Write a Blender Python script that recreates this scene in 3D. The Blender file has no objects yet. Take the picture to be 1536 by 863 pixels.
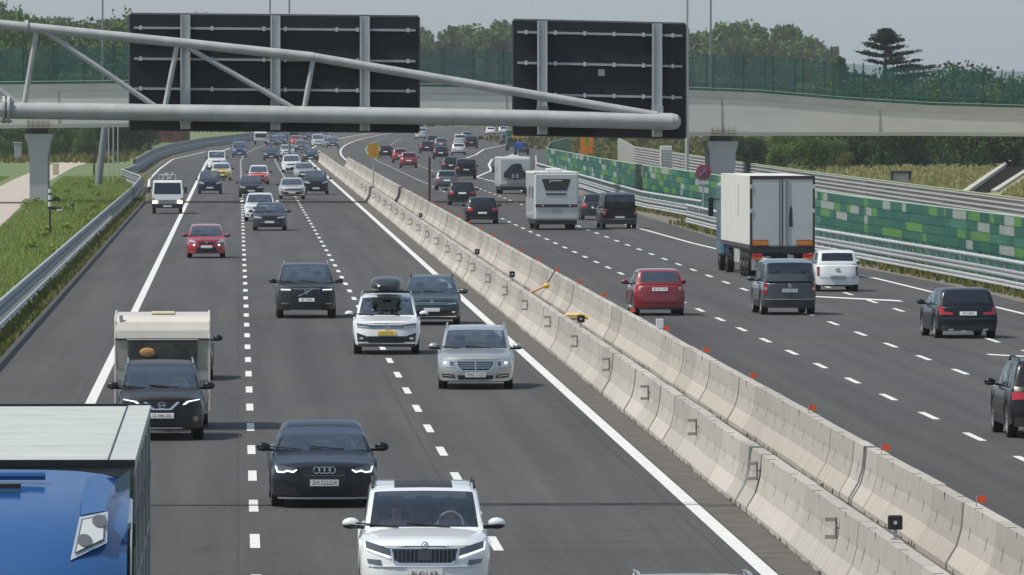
import bpy, math, random
from mathutils import Vector
random.seed(7)
rad = math.radians
S = bpy.context.scene
COL = S.collection

# ------------------------------------------------------------------ camera
FPX = 13400.0                      # focal length in pixels of a 1536 wide frame
CAMH = 7.1
THETA = math.atan(286.5/FPX)
PSI = math.atan(411/FPX*math.cos(THETA))
cd = bpy.data.cameras.new('camera'); cam = bpy.data.objects.new('camera', cd); COL.objects.link(cam)
cam.location = (0, 0, CAMH)
cam.rotation_euler = (math.pi/2-THETA, 0, -PSI)
cd.sensor_width = 36; cd.lens = FPX/1536*36
cd.clip_start = 1; cd.clip_end = 20000
S.camera = cam
FW = Vector((math.sin(PSI)*math.cos(THETA), math.cos(PSI)*math.cos(THETA), -math.sin(THETA)))
RT = Vector((math.cos(PSI), -math.sin(PSI), 0)); UP = RT.cross(FW)
def ray(x, y): return FW*FPX + RT*(x-768) - UP*(y-431.5)
def G(x, y, z=0.0):                # point at height z seen at pixel (x, y) of the photograph
    d = ray(x, y); t = (z-CAMH)/d.z
    return Vector((d.x*t, d.y*t, z))
def P(x, y, Y):                    # point at distance Y
    d = ray(x, y); t = Y/d.y
    return Vector((d.x*t, Y, CAMH+d.z*t))

# ------------------------------------------------------------------ light
SUN_EL = rad(58)
W = bpy.data.worlds.new('World'); S.world = W; W.use_nodes = True
nt = W.node_tree; bg = nt.nodes['Background']
sky = nt.nodes.new('ShaderNodeTexSky'); sky.sky_type = 'NISHITA'; sky.sun_disc = False
sky.sun_elevation = SUN_EL; sky.sun_rotation = rad(-90); sky.air_density = 1.0; sky.dust_density = 1.5; sky.ozone_density = 1.0
hs = nt.nodes.new('ShaderNodeMix'); hs.data_type = 'RGBA'; hs.blend_type = 'MULTIPLY'; hs.inputs[0].default_value = 1
nt.links.new(sky.outputs[0], hs.inputs[6]); hs.inputs[7].default_value = (0.95, 0.97, 0.97, 1)
veil = nt.nodes.new('ShaderNodeMix'); veil.data_type = 'RGBA'; veil.inputs[0].default_value = .6      # thin high cloud veil mixed into the clear sky
nt.links.new(hs.outputs[2], veil.inputs[6]); veil.inputs[7].default_value = (2.25, 2.80, 3.45, 1)
nt.links.new(veil.outputs[2], bg.inputs[0]); bg.inputs[1].default_value = 0.15
sl = bpy.data.lights.new('sun', 'SUN'); sl.energy = 3.8; sl.angle = rad(0.5); sl.color = (1, .94, .84)
so = bpy.data.objects.new('sun', sl); COL.objects.link(so)
so.rotation_euler = Vector((-math.cos(SUN_EL), -0.13, math.sin(SUN_EL))).to_track_quat('Z', 'Y').to_euler()
S.view_settings.view_transform = 'Standard'; S.view_settings.look = 'None'
S.view_settings.exposure = 0.12; S.view_settings.gamma = 1

# ------------------------------------------------------------------ materials
MATS = {}
def mat(name, col, rough=.6, metal=0.0, coat=0.0, var=0.0, vscale=1.0, emit=None, es=1.0, bump=0.0, col2=None, spec=.5, stretch=None):
    if name in MATS: return MATS[name]
    m = bpy.data.materials.new(name); m.use_nodes = True; n = m.node_tree
    b = n.nodes['Principled BSDF']
    b.inputs['Base Color'].default_value = (*col, 1); b.inputs['Roughness'].default_value = rough
    b.inputs['Metallic'].default_value = metal; b.inputs['Coat Weight'].default_value = coat; b.inputs['Coat Roughness'].default_value = .06
    b.inputs['Specular IOR Level'].default_value = spec
    if emit: b.inputs['Emission Color'].default_value = (*emit, 1); b.inputs['Emission Strength'].default_value = es
    if var or col2:
        tc = n.nodes.new('ShaderNodeTexCoord'); mp = n.nodes.new('ShaderNodeMapping'); ns = n.nodes.new('ShaderNodeTexNoise')
        n.links.new(tc.outputs['Object'], mp.inputs[0]); n.links.new(mp.outputs[0], ns.inputs['Vector'])
        if stretch: mp.inputs['Scale'].default_value = stretch
        ns.inputs['Scale'].default_value = vscale; ns.inputs['Detail'].default_value = 6; ns.inputs['Roughness'].default_value = .65
        cr = n.nodes.new('ShaderNodeValToRGB'); n.links.new(ns.outputs['Fac'], cr.inputs[0])
        c2 = col2 or tuple(min(1, c*(1+var)) for c in col); c1 = tuple(c*(1-var) for c in col)
        cr.color_ramp.elements[0].position = .32; cr.color_ramp.elements[1].position = .68
        cr.color_ramp.elements[0].color = (*c1, 1); cr.color_ramp.elements[1].color = (*c2, 1)
        n.links.new(cr.outputs[0], b.inputs['Base Color'])
        if bump:
            bp = n.nodes.new('ShaderNodeBump'); bp.inputs['Strength'].default_value = bump; bp.inputs['Distance'].default_value = .05
            n.links.new(ns.outputs['Fac'], bp.inputs['Height']); n.links.new(bp.outputs[0], b.inputs['Normal'])
    MATS[name] = m; return m

def asphalt_mat(name, base, patch):
    m = bpy.data.materials.new(name); m.use_nodes = True; n = m.node_tree; b = n.nodes['Principled BSDF']
    L = n.links.new; N = n.nodes.new
    tc = N('ShaderNodeTexCoord')
    def noise(sc, stretch, det=5):
        mp = N('ShaderNodeMapping'); mp.inputs['Scale'].default_value = stretch; L(tc.outputs['Object'], mp.inputs[0])
        ns = N('ShaderNodeTexNoise'); ns.inputs['Scale'].default_value = sc; ns.inputs['Detail'].default_value = det; L(mp.outputs[0], ns.inputs['Vector']); return ns
    def mul(a, b_):
        k = N('ShaderNodeMath'); k.operation = 'MULTIPLY'; L(a, k.inputs[0]); L(b_, k.inputs[1]); return k.outputs[0]
    def ran(src, lo, hi, a=.3, z=.7):
        r = N('ShaderNodeMapRange'); r.inputs[1].default_value = a; r.inputs[2].default_value = z; r.inputs[3].default_value = lo; r.inputs[4].default_value = hi; L(src, r.inputs[0]); return r.outputs[0]
    a = ran(noise(1.0, (1.3, .014, 1)).outputs['Fac'], .80, 1.16)          # long wheel tracks
    c = ran(noise(.35, (1, .12, 1)).outputs['Fac'], .9, 1.1)
    d = ran(noise(9, (1, .35, 1), 8).outputs['Fac'], .8, 1.2)
    cv = N('ShaderNodeTexVoronoi'); cv.feature = 'DISTANCE_TO_EDGE'; cv.inputs['Scale'].default_value = .12
    nd = N('ShaderNodeTexNoise'); nd.inputs['Scale'].default_value = .5; nd.inputs['Detail'].default_value = 6; L(tc.outputs['Object'], nd.inputs['Vector'])
    va = N('ShaderNodeVectorMath'); va.operation = 'MULTIPLY_ADD'; L(nd.outputs['Color'], va.inputs[0]); va.inputs[1].default_value = (5,5,0); L(tc.outputs['Object'], va.inputs[2]); L(va.outputs[0], cv.inputs['Vector'])
    crk = ran(cv.outputs['Distance'], .80, 1.0, 0.0, .012)
    oil = ran(noise(.9, (1.5, .25, 1), 3).outputs['Fac'], 1.0, .86, .60, .72)
    # repair patches: long rectangular bays
    br = N('ShaderNodeTexBrick'); mp = N('ShaderNodeMapping'); mp.inputs['Rotation'].default_value = (0, 0, rad(90)); L(tc.outputs['Object'], mp.inputs[0]); L(mp.outputs[0], br.inputs['Vector'])
    br.inputs['Color1'].default_value = (.93, .93, .93, 1); br.inputs['Color2'].default_value = (1.05, 1.05, 1.05, 1); br.inputs['Mortar'].default_value = (.78, .78, .78, 1)
    br.inputs['Scale'].default_value = 1; br.inputs['Brick Width'].default_value = 140; br.inputs['Row Height'].default_value = 3.75; br.inputs['Mortar Size'].default_value = .025
    k = mul(mul(mul(mul(mul(a, c), d), br.outputs['Color']), crk), oil)
    mx = N('ShaderNodeVectorMath'); mx.operation = 'SCALE'; mx.inputs[0].default_value = base; L(k, mx.inputs['Scale'])
    L(mx.outputs[0], b.inputs['Base Color']); b.inputs['Roughness'].default_value = .88
    b.inputs['Specular IOR Level'].default_value = .3
    MATS[name] = m; return m

ASPH = asphalt_mat('asphalt', (.066, .0650, .063), 1)
ASPH2 = asphalt_mat('asphalt_shoulder', (.066, .0650, .063), 1)
PAINTW = mat('road_paint', (.62, .62, .60), .7, var=.22, vscale=6)
BLACKM = mat('black_plastic', (.012, .012, .013), .5)
TYRE = mat('tyre_rubber', (.014, .014, .014), .8)
RIM = mat('alloy', (.45, .45, .46), .35, .8)
CHROME = mat('chrome', (.75, .75, .76), .18, 1.0)
INTER = mat('interior', (.035, .035, .04), .8)
SEAT = mat('seat_fabric', (.09, .085, .08), .9)
PLATE = mat('number_plate', (.75, .75, .72), .4)
PLATEY = mat('number_plate_yellow', (.75, .50, .03), .4)
INK = mat('plate_ink', (.02, .02, .03), .5)
LAMP = mat('headlamp_lens', (.62, .64, .66), .12, .6, 1)
LAMPD = mat('dark_headlamp', (.10, .11, .12), .15, .3, 1)
DRL = mat('daylight_strip', (.9, .9, .9), .3, emit=(1, .98, .93), es=1.3)
REDL = mat('rear_lamp', (.42, .008, .012), .18, 0, 1)
ORNG = mat('orange_lens', (.75, .16, .01), .3)
STEEL = mat('galvanised_steel', (.40, .42, .43), .45, .35, var=.10, vscale=3)
STEELB = mat('bright_rail', (.50, .52, .52), .45, .3, var=.15, vscale=2)
TUBE = mat('grey_tube_paint', (.40, .405, .40), .5, .1, var=.14, vscale=3)
DARKB = mat('sign_back', (.012, .015, .020), .5, 0, var=.2, vscale=2)
def glass_mat(name, tint, refl):
    m = bpy.data.materials.new(name); m.use_nodes = True; n = m.node_tree; n.nodes.remove(n.nodes['Principled BSDF'])
    o = n.nodes['Material Output']; N = n.nodes.new; L = n.links.new
    t = N('ShaderNodeBsdfTransparent'); t.inputs[0].default_value = (*tint, 1)
    g = N('ShaderNodeBsdfGlossy'); g.inputs['Roughness'].default_value = .06; g.inputs[0].default_value = (.85, .93, 1, 1)
    ns = N('ShaderNodeTexNoise'); ns.inputs['Scale'].default_value = 2.2; ns.inputs['Detail'].default_value = 3
    tc = N('ShaderNodeTexCoord'); L(tc.outputs['Object'], ns.inputs['Vector'])
    bp = N('ShaderNodeBump'); bp.inputs['Strength'].default_value = .5; bp.inputs['Distance'].default_value = .12; L(ns.outputs['Fac'], bp.inputs['Height']); L(bp.outputs[0], g.inputs['Normal'])
    fr = N('ShaderNodeFresnel'); fr.inputs[0].default_value = 1.5
    ad = N('ShaderNodeMath'); ad.operation = 'ADD'; ad.use_clamp = True; ad.inputs[1].default_value = refl; L(fr.outputs[0], ad.inputs[0])
    mx = N('ShaderNodeMixShader'); L(ad.outputs[0], mx.inputs[0]); L(t.outputs[0], mx.inputs[1]); L(g.outputs[0], mx.inputs[2]); L(mx.outputs[0], o.inputs[0])
    MATS[name] = m; return m
GLASS = glass_mat('car_glass', (.50,.56,.56), .17)
GLASSC = glass_mat('clear_windscreen', (.92,.95,.95), .08)
GLASSD = glass_mat('privacy_glass', (.06, .07, .08), .06)

# ------------------------------------------------------------------ mesh helpers
class MB:
    def __init__(s): s.v = []; s.f = []; s.m = []; s.mats = []
    def mi(s, m):
        if m not in s.mats: s.mats.append(m)
        return s.mats.index(m)
    def face(s, pts, m):
        i = len(s.v); s.v += [tuple(p) for p in pts]; s.f.append(tuple(range(i, i+len(pts)))); s.m.append(s.mi(m))
    def raw(s, vs, fs, m):
        i = len(s.v); k = s.mi(m); s.v += [tuple(p) for p in vs]
        for f in fs: s.f.append(tuple(i+q for q in f)); s.m.append(k)
    def box(s, x0, x1, y0, y1, z0, z1, m):
        s.raw([(x0,y0,z0),(x1,y0,z0),(x1,y1,z0),(x0,y1,z0),(x0,y0,z1),(x1,y0,z1),(x1,y1,z1),(x0,y1,z1)],
              [(0,3,2,1),(4,5,6,7),(0,1,5,4),(1,2,6,5),(2,3,7,6),(3,0,4,7)], m)
    def bbox(s, x0, x1, y0, y1, z0, z1, b, m):        # box with chamfered edges
        n = len(s.v)
        xs = (x0, x0+b, x1-b, x1); ys = (y0, y0+b, y1-b, y1); zs = (z0, z0+b, z1-b, z1)
        def V(a, c, d): return (xs[a], ys[c], zs[d])
        sgn = (1, 2)
        fs = []
        F = s.face
        F([V(1,1,0),V(1,2,0),V(2,2,0),V(2,1,0)], m); F([V(1,1,3),V(2,1,3),V(2,2,3),V(1,2,3)], m)
        F([V(1,0,1),V(2,0,1),V(2,0,2),V(1,0,2)], m); F([V(2,3,1),V(1,3,1),V(1,3,2),V(2,3,2)], m)
        F([V(0,2,1),V(0,1,1),V(0,1,2),V(0,2,2)], m); F([V(3,1,1),V(3,2,1),V(3,2,2),V(3,1,2)], m)
        for a, A in ((1,0),(2,3)):
            for c, Cc in ((1,0),(2,3)):
                F([V(A,c,1),V(a,Cc,1),V(a,Cc,2),V(A,c,2)], m)
            for d, D in ((1,0),(2,3)):
                F([V(A,1,d),V(a,1,D),V(a,2,D),V(A,2,d)], m)
                for c, Cc in ((1,0),(2,3)):
                    F([V(A,c,d),V(a,Cc,d),V(a,c,D)], m)
        for c, Cc in ((1,0),(2,3)):
            for d, D in ((1,0),(2,3)):
                F([V(1,Cc,d),V(2,Cc,d),V(2,c,D),V(1,c,D)], m)
    def tube(s, p, q, r, m, r2=None, n=10, cap=True):
        p = Vector(p); q = Vector(q); r2 = r if r2 is None else r2
        d = (q-p).normalized(); a = d.orthogonal().normalized(); b = d.cross(a)
        vs = []
        for k in range(n):
            t = 2*math.pi*k/n; o = a*math.cos(t)+b*math.sin(t); vs.append(p+o*r); vs.append(q+o*r2)
        fs = [(2*k, (2*k+2) % (2*n), (2*k+3) % (2*n), 2*k+1) for k in range(n)]
        if cap: fs += [tuple(2*k for k in range(n))[::-1], tuple(2*k+1 for k in range(n))]
        s.raw(vs, fs, m)
    def path(s, pts, r, m, n=8):
        for a, b in zip(pts, pts[1:]): s.tube(a, b, r, m, n=n)
    def grid(s, rows, m, close=False):
        nr = len(rows); nc = len(rows[0]); vs = [p for r in rows for p in r]; fs = []
        for i in range(nr-1):
            for j in range(nc-1): fs.append((i*nc+j, i*nc+j+1, (i+1)*nc+j+1, (i+1)*nc+j))
            if close: fs.append((i*nc+nc-1, i*nc, (i+1)*nc, (i+1)*nc+nc-1))
        s.raw(vs, fs, m)
    def ball(s, c, rx, ry, rz, m, n=10, k=7):
        rows = []
        for i in range(k+1):
            t = math.pi*i/k; rows.append([(c[0]+rx*math.sin(t)*math.cos(2*math.pi*j/n), c[1]+ry*math.sin(t)*math.sin(2*math.pi*j/n), c[2]+rz*math.cos(t)) for j in range(n)])
        s.grid(rows, m, True)
    def prism(s, poly, z0, z1, m):          # poly in xy
        n = len(poly)
        s.raw([(x,y,z0) for x,y in poly]+[(x,y,z1) for x,y in poly], [tuple(range(n))[::-1], tuple(range(n, 2*n))]+[(i,(i+1)%n,(i+1)%n+n,i+n) for i in range(n)], m)
    def build(s, name, parent=None, smooth=None, weld=False):
        me = bpy.data.meshes.new(name); me.from_pydata(s.v, [], s.f)
        for m in s.mats: me.materials.append(m)
        me.polygons.foreach_set('material_index', s.m)
        if weld:
            import bmesh
            bm = bmesh.new(); bm.from_mesh(me); bmesh.ops.remove_doubles(bm, verts=bm.verts, dist=.0008)
            bmesh.ops.recalc_face_normals(bm, faces=bm.faces); bm.to_mesh(me); bm.free()
        if smooth is not None:
            me.polygons.foreach_set('use_smooth', [True]*len(me.polygons)); me.set_sharp_from_angle(angle=rad(smooth))
        me.update()
        o = bpy.data.objects.new(name, me); COL.objects.link(o)
        if parent: o.parent = parent
        return o
def tag(o, label, cat, group=None, kind=None):
    if label: o['label'] = label
    if cat: o['category'] = cat
    if group: o['group'] = group
    if kind: o['kind'] = kind
    return o
def empty(name, loc, label, cat, group=None, rz=0):
    o = bpy.data.objects.new(name, None); COL.objects.link(o); o.location = loc; o.rotation_euler = (0,0,rz)
    o.empty_display_size = .2
    return tag(o, label, cat, group)
def struct(o): o['kind'] = 'structure'; return o
def copy_thing(src, loc, rz=None, scale=None, label=None, group=None):
    r = src.copy(); COL.objects.link(r); r.location = loc
    if rz is not None: r.rotation_euler = (0,0,rz)
    if scale: r.scale = scale
    if label: r['label'] = label
    if group: r['group'] = group
    for ch in src.children:
        c = ch.copy(); COL.objects.link(c); c.parent = r
        for g in ch.children:
            d = g.copy(); COL.objects.link(d); d.parent = c
    return r
def text_into(mb, txt, size, loc, m, facing=-1):
    # lettering drawn with Blender's built-in font, as flat faces in the xz plane
    cu = bpy.data.curves.new('lettering', 'FONT'); cu.body = txt; cu.size = size; cu.align_x = 'CENTER'; cu.align_y = 'CENTER'; cu.resolution_u = 1
    o = bpy.data.objects.new('lettering', cu); COL.objects.link(o)
    bpy.context.view_layer.update()
    me = o.to_mesh()
    vs = [(loc[0]+v.co.x*(-facing), loc[1], loc[2]+v.co.y) for v in me.vertices]
    mb.raw(vs, [tuple(p.vertices) for p in me.polygons], m)
    o.to_mesh_clear(); bpy.data.objects.remove(o); bpy.data.curves.remove(cu)

def curve(Y): return 0 if Y < 950 else (Y-950)**2/(2*17000)
def strip(mb, pts0, pts1, m, z=0.0):
    for a, b, c, d in zip(pts0, pts0[1:], pts1[1:], pts1): mb.face([(a[0],a[1],z),(d[0],d[1],z),(c[0],c[1],z),(b[0],b[1],z)], m)
def interp(tab, Y):
    if Y <= tab[0][0]: return tab[0][1]
    for (a, x), (b, y) in zip(tab, tab[1:]):
        if Y <= b: return x+(y-x)*(Y-a)/(b-a)
    return tab[-1][1]
def frange(a, b, s):
    r = []; 
    while a < b-1e-6: r.append(a); a += s
    return r+[b]

# ------------------------------------------------------------------ ground and roads
GRASSM = mat('rough_grass', (.07, .115, .03), .95, col2=(.15, .19, .06), vscale=.6)
DRYM = mat('dry_field_grass', (.19, .18, .07), .95, col2=(.30, .26, .12), vscale=.12)
DIRT = mat('dry_dirt', (.065, .057, .048), .95, col2=(.12, .108, .092), vscale=1.2)
g = MB(); g.face([(-3500,-60,-.06),(3500,-60,-.06),(3500,3900,-.06),(-3500,3900,-.06)], GRASSM); struct(g.build('ground'))
g = MB(); g.face([(36,120,-.05),(600,120,-.05),(600,900,-.05),(36,900,-.05)], DRYM); struct(g.build('field'))
LEFT = [(60,-6.15),(610,-6.15),(690,-6.6),(765,-8.6),(815,-8.4),(880,-8.2),(1010,-8),(1150,-6.2),(1250,-4.3),(1420,2.2),(1600,9.5),(2100,37)]
RIGHT = [(60,27.4),(330,27.0),(390,25.2),(430,23.9),(490,24.0),(545,24.2),(650,24.6),(780,25.2),(860,28),(1000,36),(1200,46),(1500,62),(1800,90),(2100,130)]
rd = MB()
ys = frange(60, 1000, 20)+frange(1020, 2100, 20)
SHL = [(Y, interp(LEFT, Y)) for Y in ys]; SHR = [(Y, interp(RIGHT, Y)) for Y in ys]
ML = [(8.05+curve(Y), Y) for Y in ys]; MR = [(11.5+curve(Y), Y) for Y in ys]
INL = [(max(-3.4+curve(Y), interp(LEFT, Y)), Y) for Y in ys]
strip(rd, [(x, y) for y, x in SHL], INL, ASPH2); strip(rd, INL, ML, ASPH); struct(rd.build('road_southbound'))
rd = MB(); strip(rd, MR, [(x, y) for y, x in SHR], ASPH); struct(rd.build('road_northbound'))
rd = MB(); strip(rd, [(x, y) for x, y in ML], MR, DIRT, -.004); struct(rd.build('median_ground'))
rd = MB(); strip(rd, [(x+.0, y) for y, x in SHR if y < 900], [(x+8.5, y) for y, x in SHR if y < 900], mat('verge_soil', (.12, .10, .075), .95, col2=(.19,.165,.13), vscale=1), -.03); struct(rd.build('verge_right'))
rd = MB(); strip(rd, [(x-1.6, y) for y, x in SHL], [(x+.0, y) for y, x in SHL], mat('weedy_soil', (.085, .07, .035), .95, col2=(.15,.13,.06), vscale=2), -.02); struct(rd.build('verge_left'))
k = MB(); yy = [y for y in ys if y < 620]
k.grid([[(-6.37,y,-.02),(-6.35,y,.13),(-6.2,y,.13),(-6.13,y,.0)] for y in yy], mat('kerb_asphalt', (.05,.05,.05), .9, var=.3, vscale=3)); struct(k.build('kerb_left'))
# markings
mk = MB()
def line(ptsYX, w, z=.006):
    ptsYX = list(ptsYX)
    strip(mk, [(x-w/2, y) for y, x in ptsYX], [(x+w/2, y) for y, x in ptsYX], PAINTW, z)
line([(Y, -3.42+curve(Y)) for Y in frange(60, 1300, 20)], .24)
line([(Y, 7.88+curve(Y)) for Y in frange(60, 1900, 20)], .25)
line([(Y, 12.0+curve(Y)) for Y in frange(60, 1900, 20)], .22)
EDGE = [(60,25.7),(290,25.7),(318,25.25),(355,24.8),(400,22.6),(430,22.0),(480,21.6),(560,21.2),(640,21.3),(730,21.6),(785,20.9)]
line([(Y, interp(EDGE, Y)) for Y in frange(60, 785, 12)], .2)
line([(785,20.9),(857,24.3),(930,26.1),(1010,28.7),(1035,30.6),(1100,34)], .22)
line([(785,20.9),(900,22.8),(1010,25.4),(1090,29),(1200,33),(1400,44),(1700,66)], .22)
LAY = [(700,-7.0),(765,-7.6),(880,-7.7),(1010,-7.4),(1150,-4.2),(1190,-.9)]
line([(Y, interp(LAY, Y)) for Y in frange(700, 1190, 15)], .2)
def dashes(X, phase, y0, y1, w=.16, per=12.3, ln=4.5):
    Y = phase-per*math.ceil((phase-y0)/per)
    while Y < y1:
        c = curve(Y); mk.face([(X-w/2+c,Y-ln/2,.006),(X+w/2+c,Y-ln/2,.006),(X+w/2+c,Y+ln/2,.006),(X-w/2+c,Y+ln/2,.006)], PAINTW); Y += per
dashes(.265, 142.6, 60, 1700); dashes(4.07, 166.3, 60, 1700)
dashes(15.35, 222.8, 60, 1800); dashes(18.62, 254.5, 60, 1500); dashes(21.95, 296.4, 60, 395)
a, b = G(1222, 446), G(1356, 453)
mk.face([(a.x,a.y,.006),(b.x,b.y,.006),(b.x,b.y+2.4,.006),(a.x,a.y+2.0,.006)], PAINTW)
a, b = G(1484, 533), G(1560, 537)
mk.face([(a.x,a.y,.006),(b.x,b.y,.006),(b.x,b.y+1.2,.006),(a.x,a.y+1.2,.006)], PAINTW)
struct(mk.build('road_markings'))
# dirt track, field road
dp = MB()
TR = [(300,-14.6,5),(420,-14.8,5),(520,-15.6,4.4),(640,-16.6,3.6),(760,-17.6,3.3),(900,-18.2,3.2),(1010,-17.5,3.2),(1075,-15.8,3)]
strip(dp, [(x-w/2, y) for y,x,w in TR], [(x+w/2, y) for y,x,w in TR], mat('pale_gravel', (.40,.35,.29), .95, var=.25, vscale=1.5), -.04)
struct(dp.build('dirt_track'))
dp = MB()
A0, A1, B0, B1 = G(1443,292), G(1532,230), G(1486,288), G(1560,241)
def q(a, b, w, z0, z1, m):
    d = Vector((b.x-a.x, b.y-a.y, 0)).normalized(); n_ = Vector((d.y, -d.x, 0))*w
    p = [a, b, b+n_, a+n_]; dp.prism([(v.x, v.y) for v in p], z0, z1, m)
dp.face([(A0.x,A0.y,-.02),(B0.x,B0.y,-.02),(B1.x,B1.y,-.02),(A1.x,A1.y,-.02)], mat('dark_asphalt', (.022,.020,.018), 1.0, spec=0))  # near-black matt surface between the pale kerbs
q(A0, A1, .45, -.05, .30, mat('pale_kerb', (.42,.40,.34), .9)); q(B0, B1, .45, -.05, .12, MATS['pale_kerb'])
struct(dp.build('field_road'))

exec_marker = None
# ------------------------------------------------------------------ concrete median barriers
def concrete_mat(name, c, stain=.8):
    m = bpy.data.materials.new(name); m.use_nodes = True; n = m.node_tree; b = n.nodes['Principled BSDF']; N = n.nodes.new; L = n.links.new
    tc = N('ShaderNodeTexCoord'); oi = N('ShaderNodeObjectInfo')
    mp = N('ShaderNodeMapping'); mp.inputs['Scale'].default_value = (.6, 2.2, .5); L(tc.outputs['Object'], mp.inputs[0])
    vm = N('ShaderNodeVectorMath'); vm.operation = 'ADD'; L(mp.outputs[0], vm.inputs[0]); 
    sc = N('ShaderNodeMath'); sc.operation = 'MULTIPLY'; sc.inputs[1].default_value = 60; L(oi.outputs['Random'], sc.inputs[0]); L(sc.outputs[0], vm.inputs[1])
    ns = N('ShaderNodeTexNoise'); ns.inputs['Scale'].default_value = 2.0; ns.inputs['Detail'].default_value = 8; ns.inputs['Roughness'].default_value = .7; L(vm.outputs[0], ns.inputs['Vector'])
    cr = N('ShaderNodeValToRGB'); L(ns.outputs['Fac'], cr.inputs[0])
    cr.color_ramp.elements[0].position = .25; cr.color_ramp.elements[1].position = .6
    cr.color_ramp.elements[0].color = (*[x*stain for x in c], 1); cr.color_ramp.elements[1].color = (*c, 1)
    hv = N('ShaderNodeMapRange'); hv.inputs[3].default_value = .84; hv.inputs[4].default_value = 1.08; L(oi.outputs['Random'], hv.inputs[0])
    mx = N('ShaderNodeVectorMath'); mx.operation = 'SCALE'; L(cr.outputs[0], mx.inputs[0]); L(hv.outputs[0], mx.inputs['Scale']); L(mx.outputs[0], b.inputs['Base Color'])
    b.inputs['Roughness'].default_value = .9; b.inputs['Specular IOR Level'].default_value = .2
    MATS[name] = m; return m
CONC = concrete_mat('pale_concrete', (.43, .405, .36), .76)
CONCT = concrete_mat('concrete_toe', (.46, .43, .385), .74)
CONCG = mat('grey_concrete', (.33, .335, .33), .85, var=.12, vscale=.5)
SLOT = mat('slot_dark', (.045, .04, .035), .9)
def barrier_mesh(kind):
    b = MB(); rnd = random.Random(kind)
    L_ = 2.99
    prof = [(-.36,0),(-.36,.09),(-.20,.36),(-.13,.62),(-.10,1.0),(.10,1.0),(.13,.62),(.20,.36),(.36,.09),(.36,0)]
    for (x0,z0),(x1,z1) in zip(prof, prof[1:]):
        m = CONCT if z1 < .4 and z0 < .4 else CONC
        b.face([(x0,-L_,z0),(x0,L_,z0),(x1,L_,z1),(x1,-L_,z1)], m)
    for y in (-L_, L_): b.face([(x,y,z) for x,z in prof], CONC)
    # drainage cut at the foot, lifting slots, notches on the rim
    def px(z): return -interp([(0,.36),(.09,.36),(.36,.20),(.62,.13),(1.0,.10)], z)
    for y in (-1.5, 1.5):
        for sgn in (1, -1):
            x0, x1 = px(.50)*sgn, px(.70)*sgn
            o = -.004*sgn
            b.face([(x0+o,y-.025,.50),(x0+o,y+.025,.50),(x1+o,y+.025,.70),(x1+o,y-.025,.70)], SLOT)
            if y > 0: b.box(px(.98)*sgn-.006, px(.98)*sgn+.012, y-1.9, y-1.86, .88, 1.004, SLOT)
    b.box(-.105, .02, 1.0, 1.05, .99, 1.005, SLOT)
    for i in range(9):                    # chipped, dirty foot
        y = rnd.uniform(-2.8, 2.6); w = rnd.uniform(.05, .22); h = rnd.uniform(.02, .1)
        b.face([(-.366,y,0),(-.366,y+w,0),(-.366,y+w*.7,h*.8),(-.366,y+w*.2,h)], SLOT)
    return b
protos = []
for k_ in range(4):
    o = barrier_mesh(k_).build('concrete_barrier'); protos.append(o)
LAB_L = 'pale concrete safety barrier block in the row beside the oncoming fast lane'
LAB_R = 'pale concrete safety barrier block in the row beside the lanes heading away'
n = 0
for row, (X, lab, grp) in enumerate(((9.01, LAB_L, 'concrete barrier blocks of the left median row'), (11.0, LAB_R, 'concrete barrier blocks of the right median row'))):
    Y = 107.0
    while Y < (1010 if row == 0 else 930):
        if Y < 895 or row == 0:
            src = protos[n % 4]
            o = src if n < 4 else src.copy()
            if n >= 4: COL.objects.link(o)
            r = random.Random(n*3+1)
            o.location = (X+curve(Y)+r.uniform(-.015,.015), Y, r.uniform(-.01,.005)); o.rotation_euler = (0,0,r.uniform(-.002,.002)+(math.pi if n % 3 == 0 and row else 0))
            tag(o, lab, 'barrier', grp)
            n += 1
        Y += 6.0
# steel tie brackets on the left row, 20 m apart
br = MB(); RUST = mat('weathered_steel', (.24,.22,.19), .7, .1)
br.box(-.015, .015, -.03, .03, -.16, .16, RUST); br.box(-.17, -.015, -.06, .06, .10, .16, mat('bracket_plate', (.33,.31,.28), .7)); br.box(-.17, -.015, -.06, .06, -.16, -.10, MATS['bracket_plate']); br.box(.015,.16,-.01,.01,-.01,.01,RUST)
proto_br = br.build('steel_bracket'); tag(proto_br, 'C-shaped steel bracket fixed near the top of the left median row', 'bracket', 'steel brackets on the median barrier')
Y = 131.8; i = 0
while Y < 640:
    o = proto_br if i == 0 else proto_br.copy()
    if i: COL.objects.link(o)
    o.location = (8.84, Y, .72); Y += 20.2; i += 1
# orange flag reflectors on the right row
fl = MB(); fl.box(-.07, .07, -.006, .006, .03, .13, mat('orange_reflector', (.80,.09,.02), .4, emit=None)); fl.box(-.085, -.07, -.012, .012, -.04, .14, STEEL)
proto_fl = fl.build('reflector_flag'); tag(proto_fl, 'small orange reflector plate standing on the right median row', 'reflector', 'orange reflector plates along the median')
Y = 113.0; i = 0
while Y < 560:
    o = proto_fl if i == 0 else proto_fl.copy()
    if i: COL.objects.link(o)
    o.location = (11.06, Y, 1.03); Y += 19.6; i += 1
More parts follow.
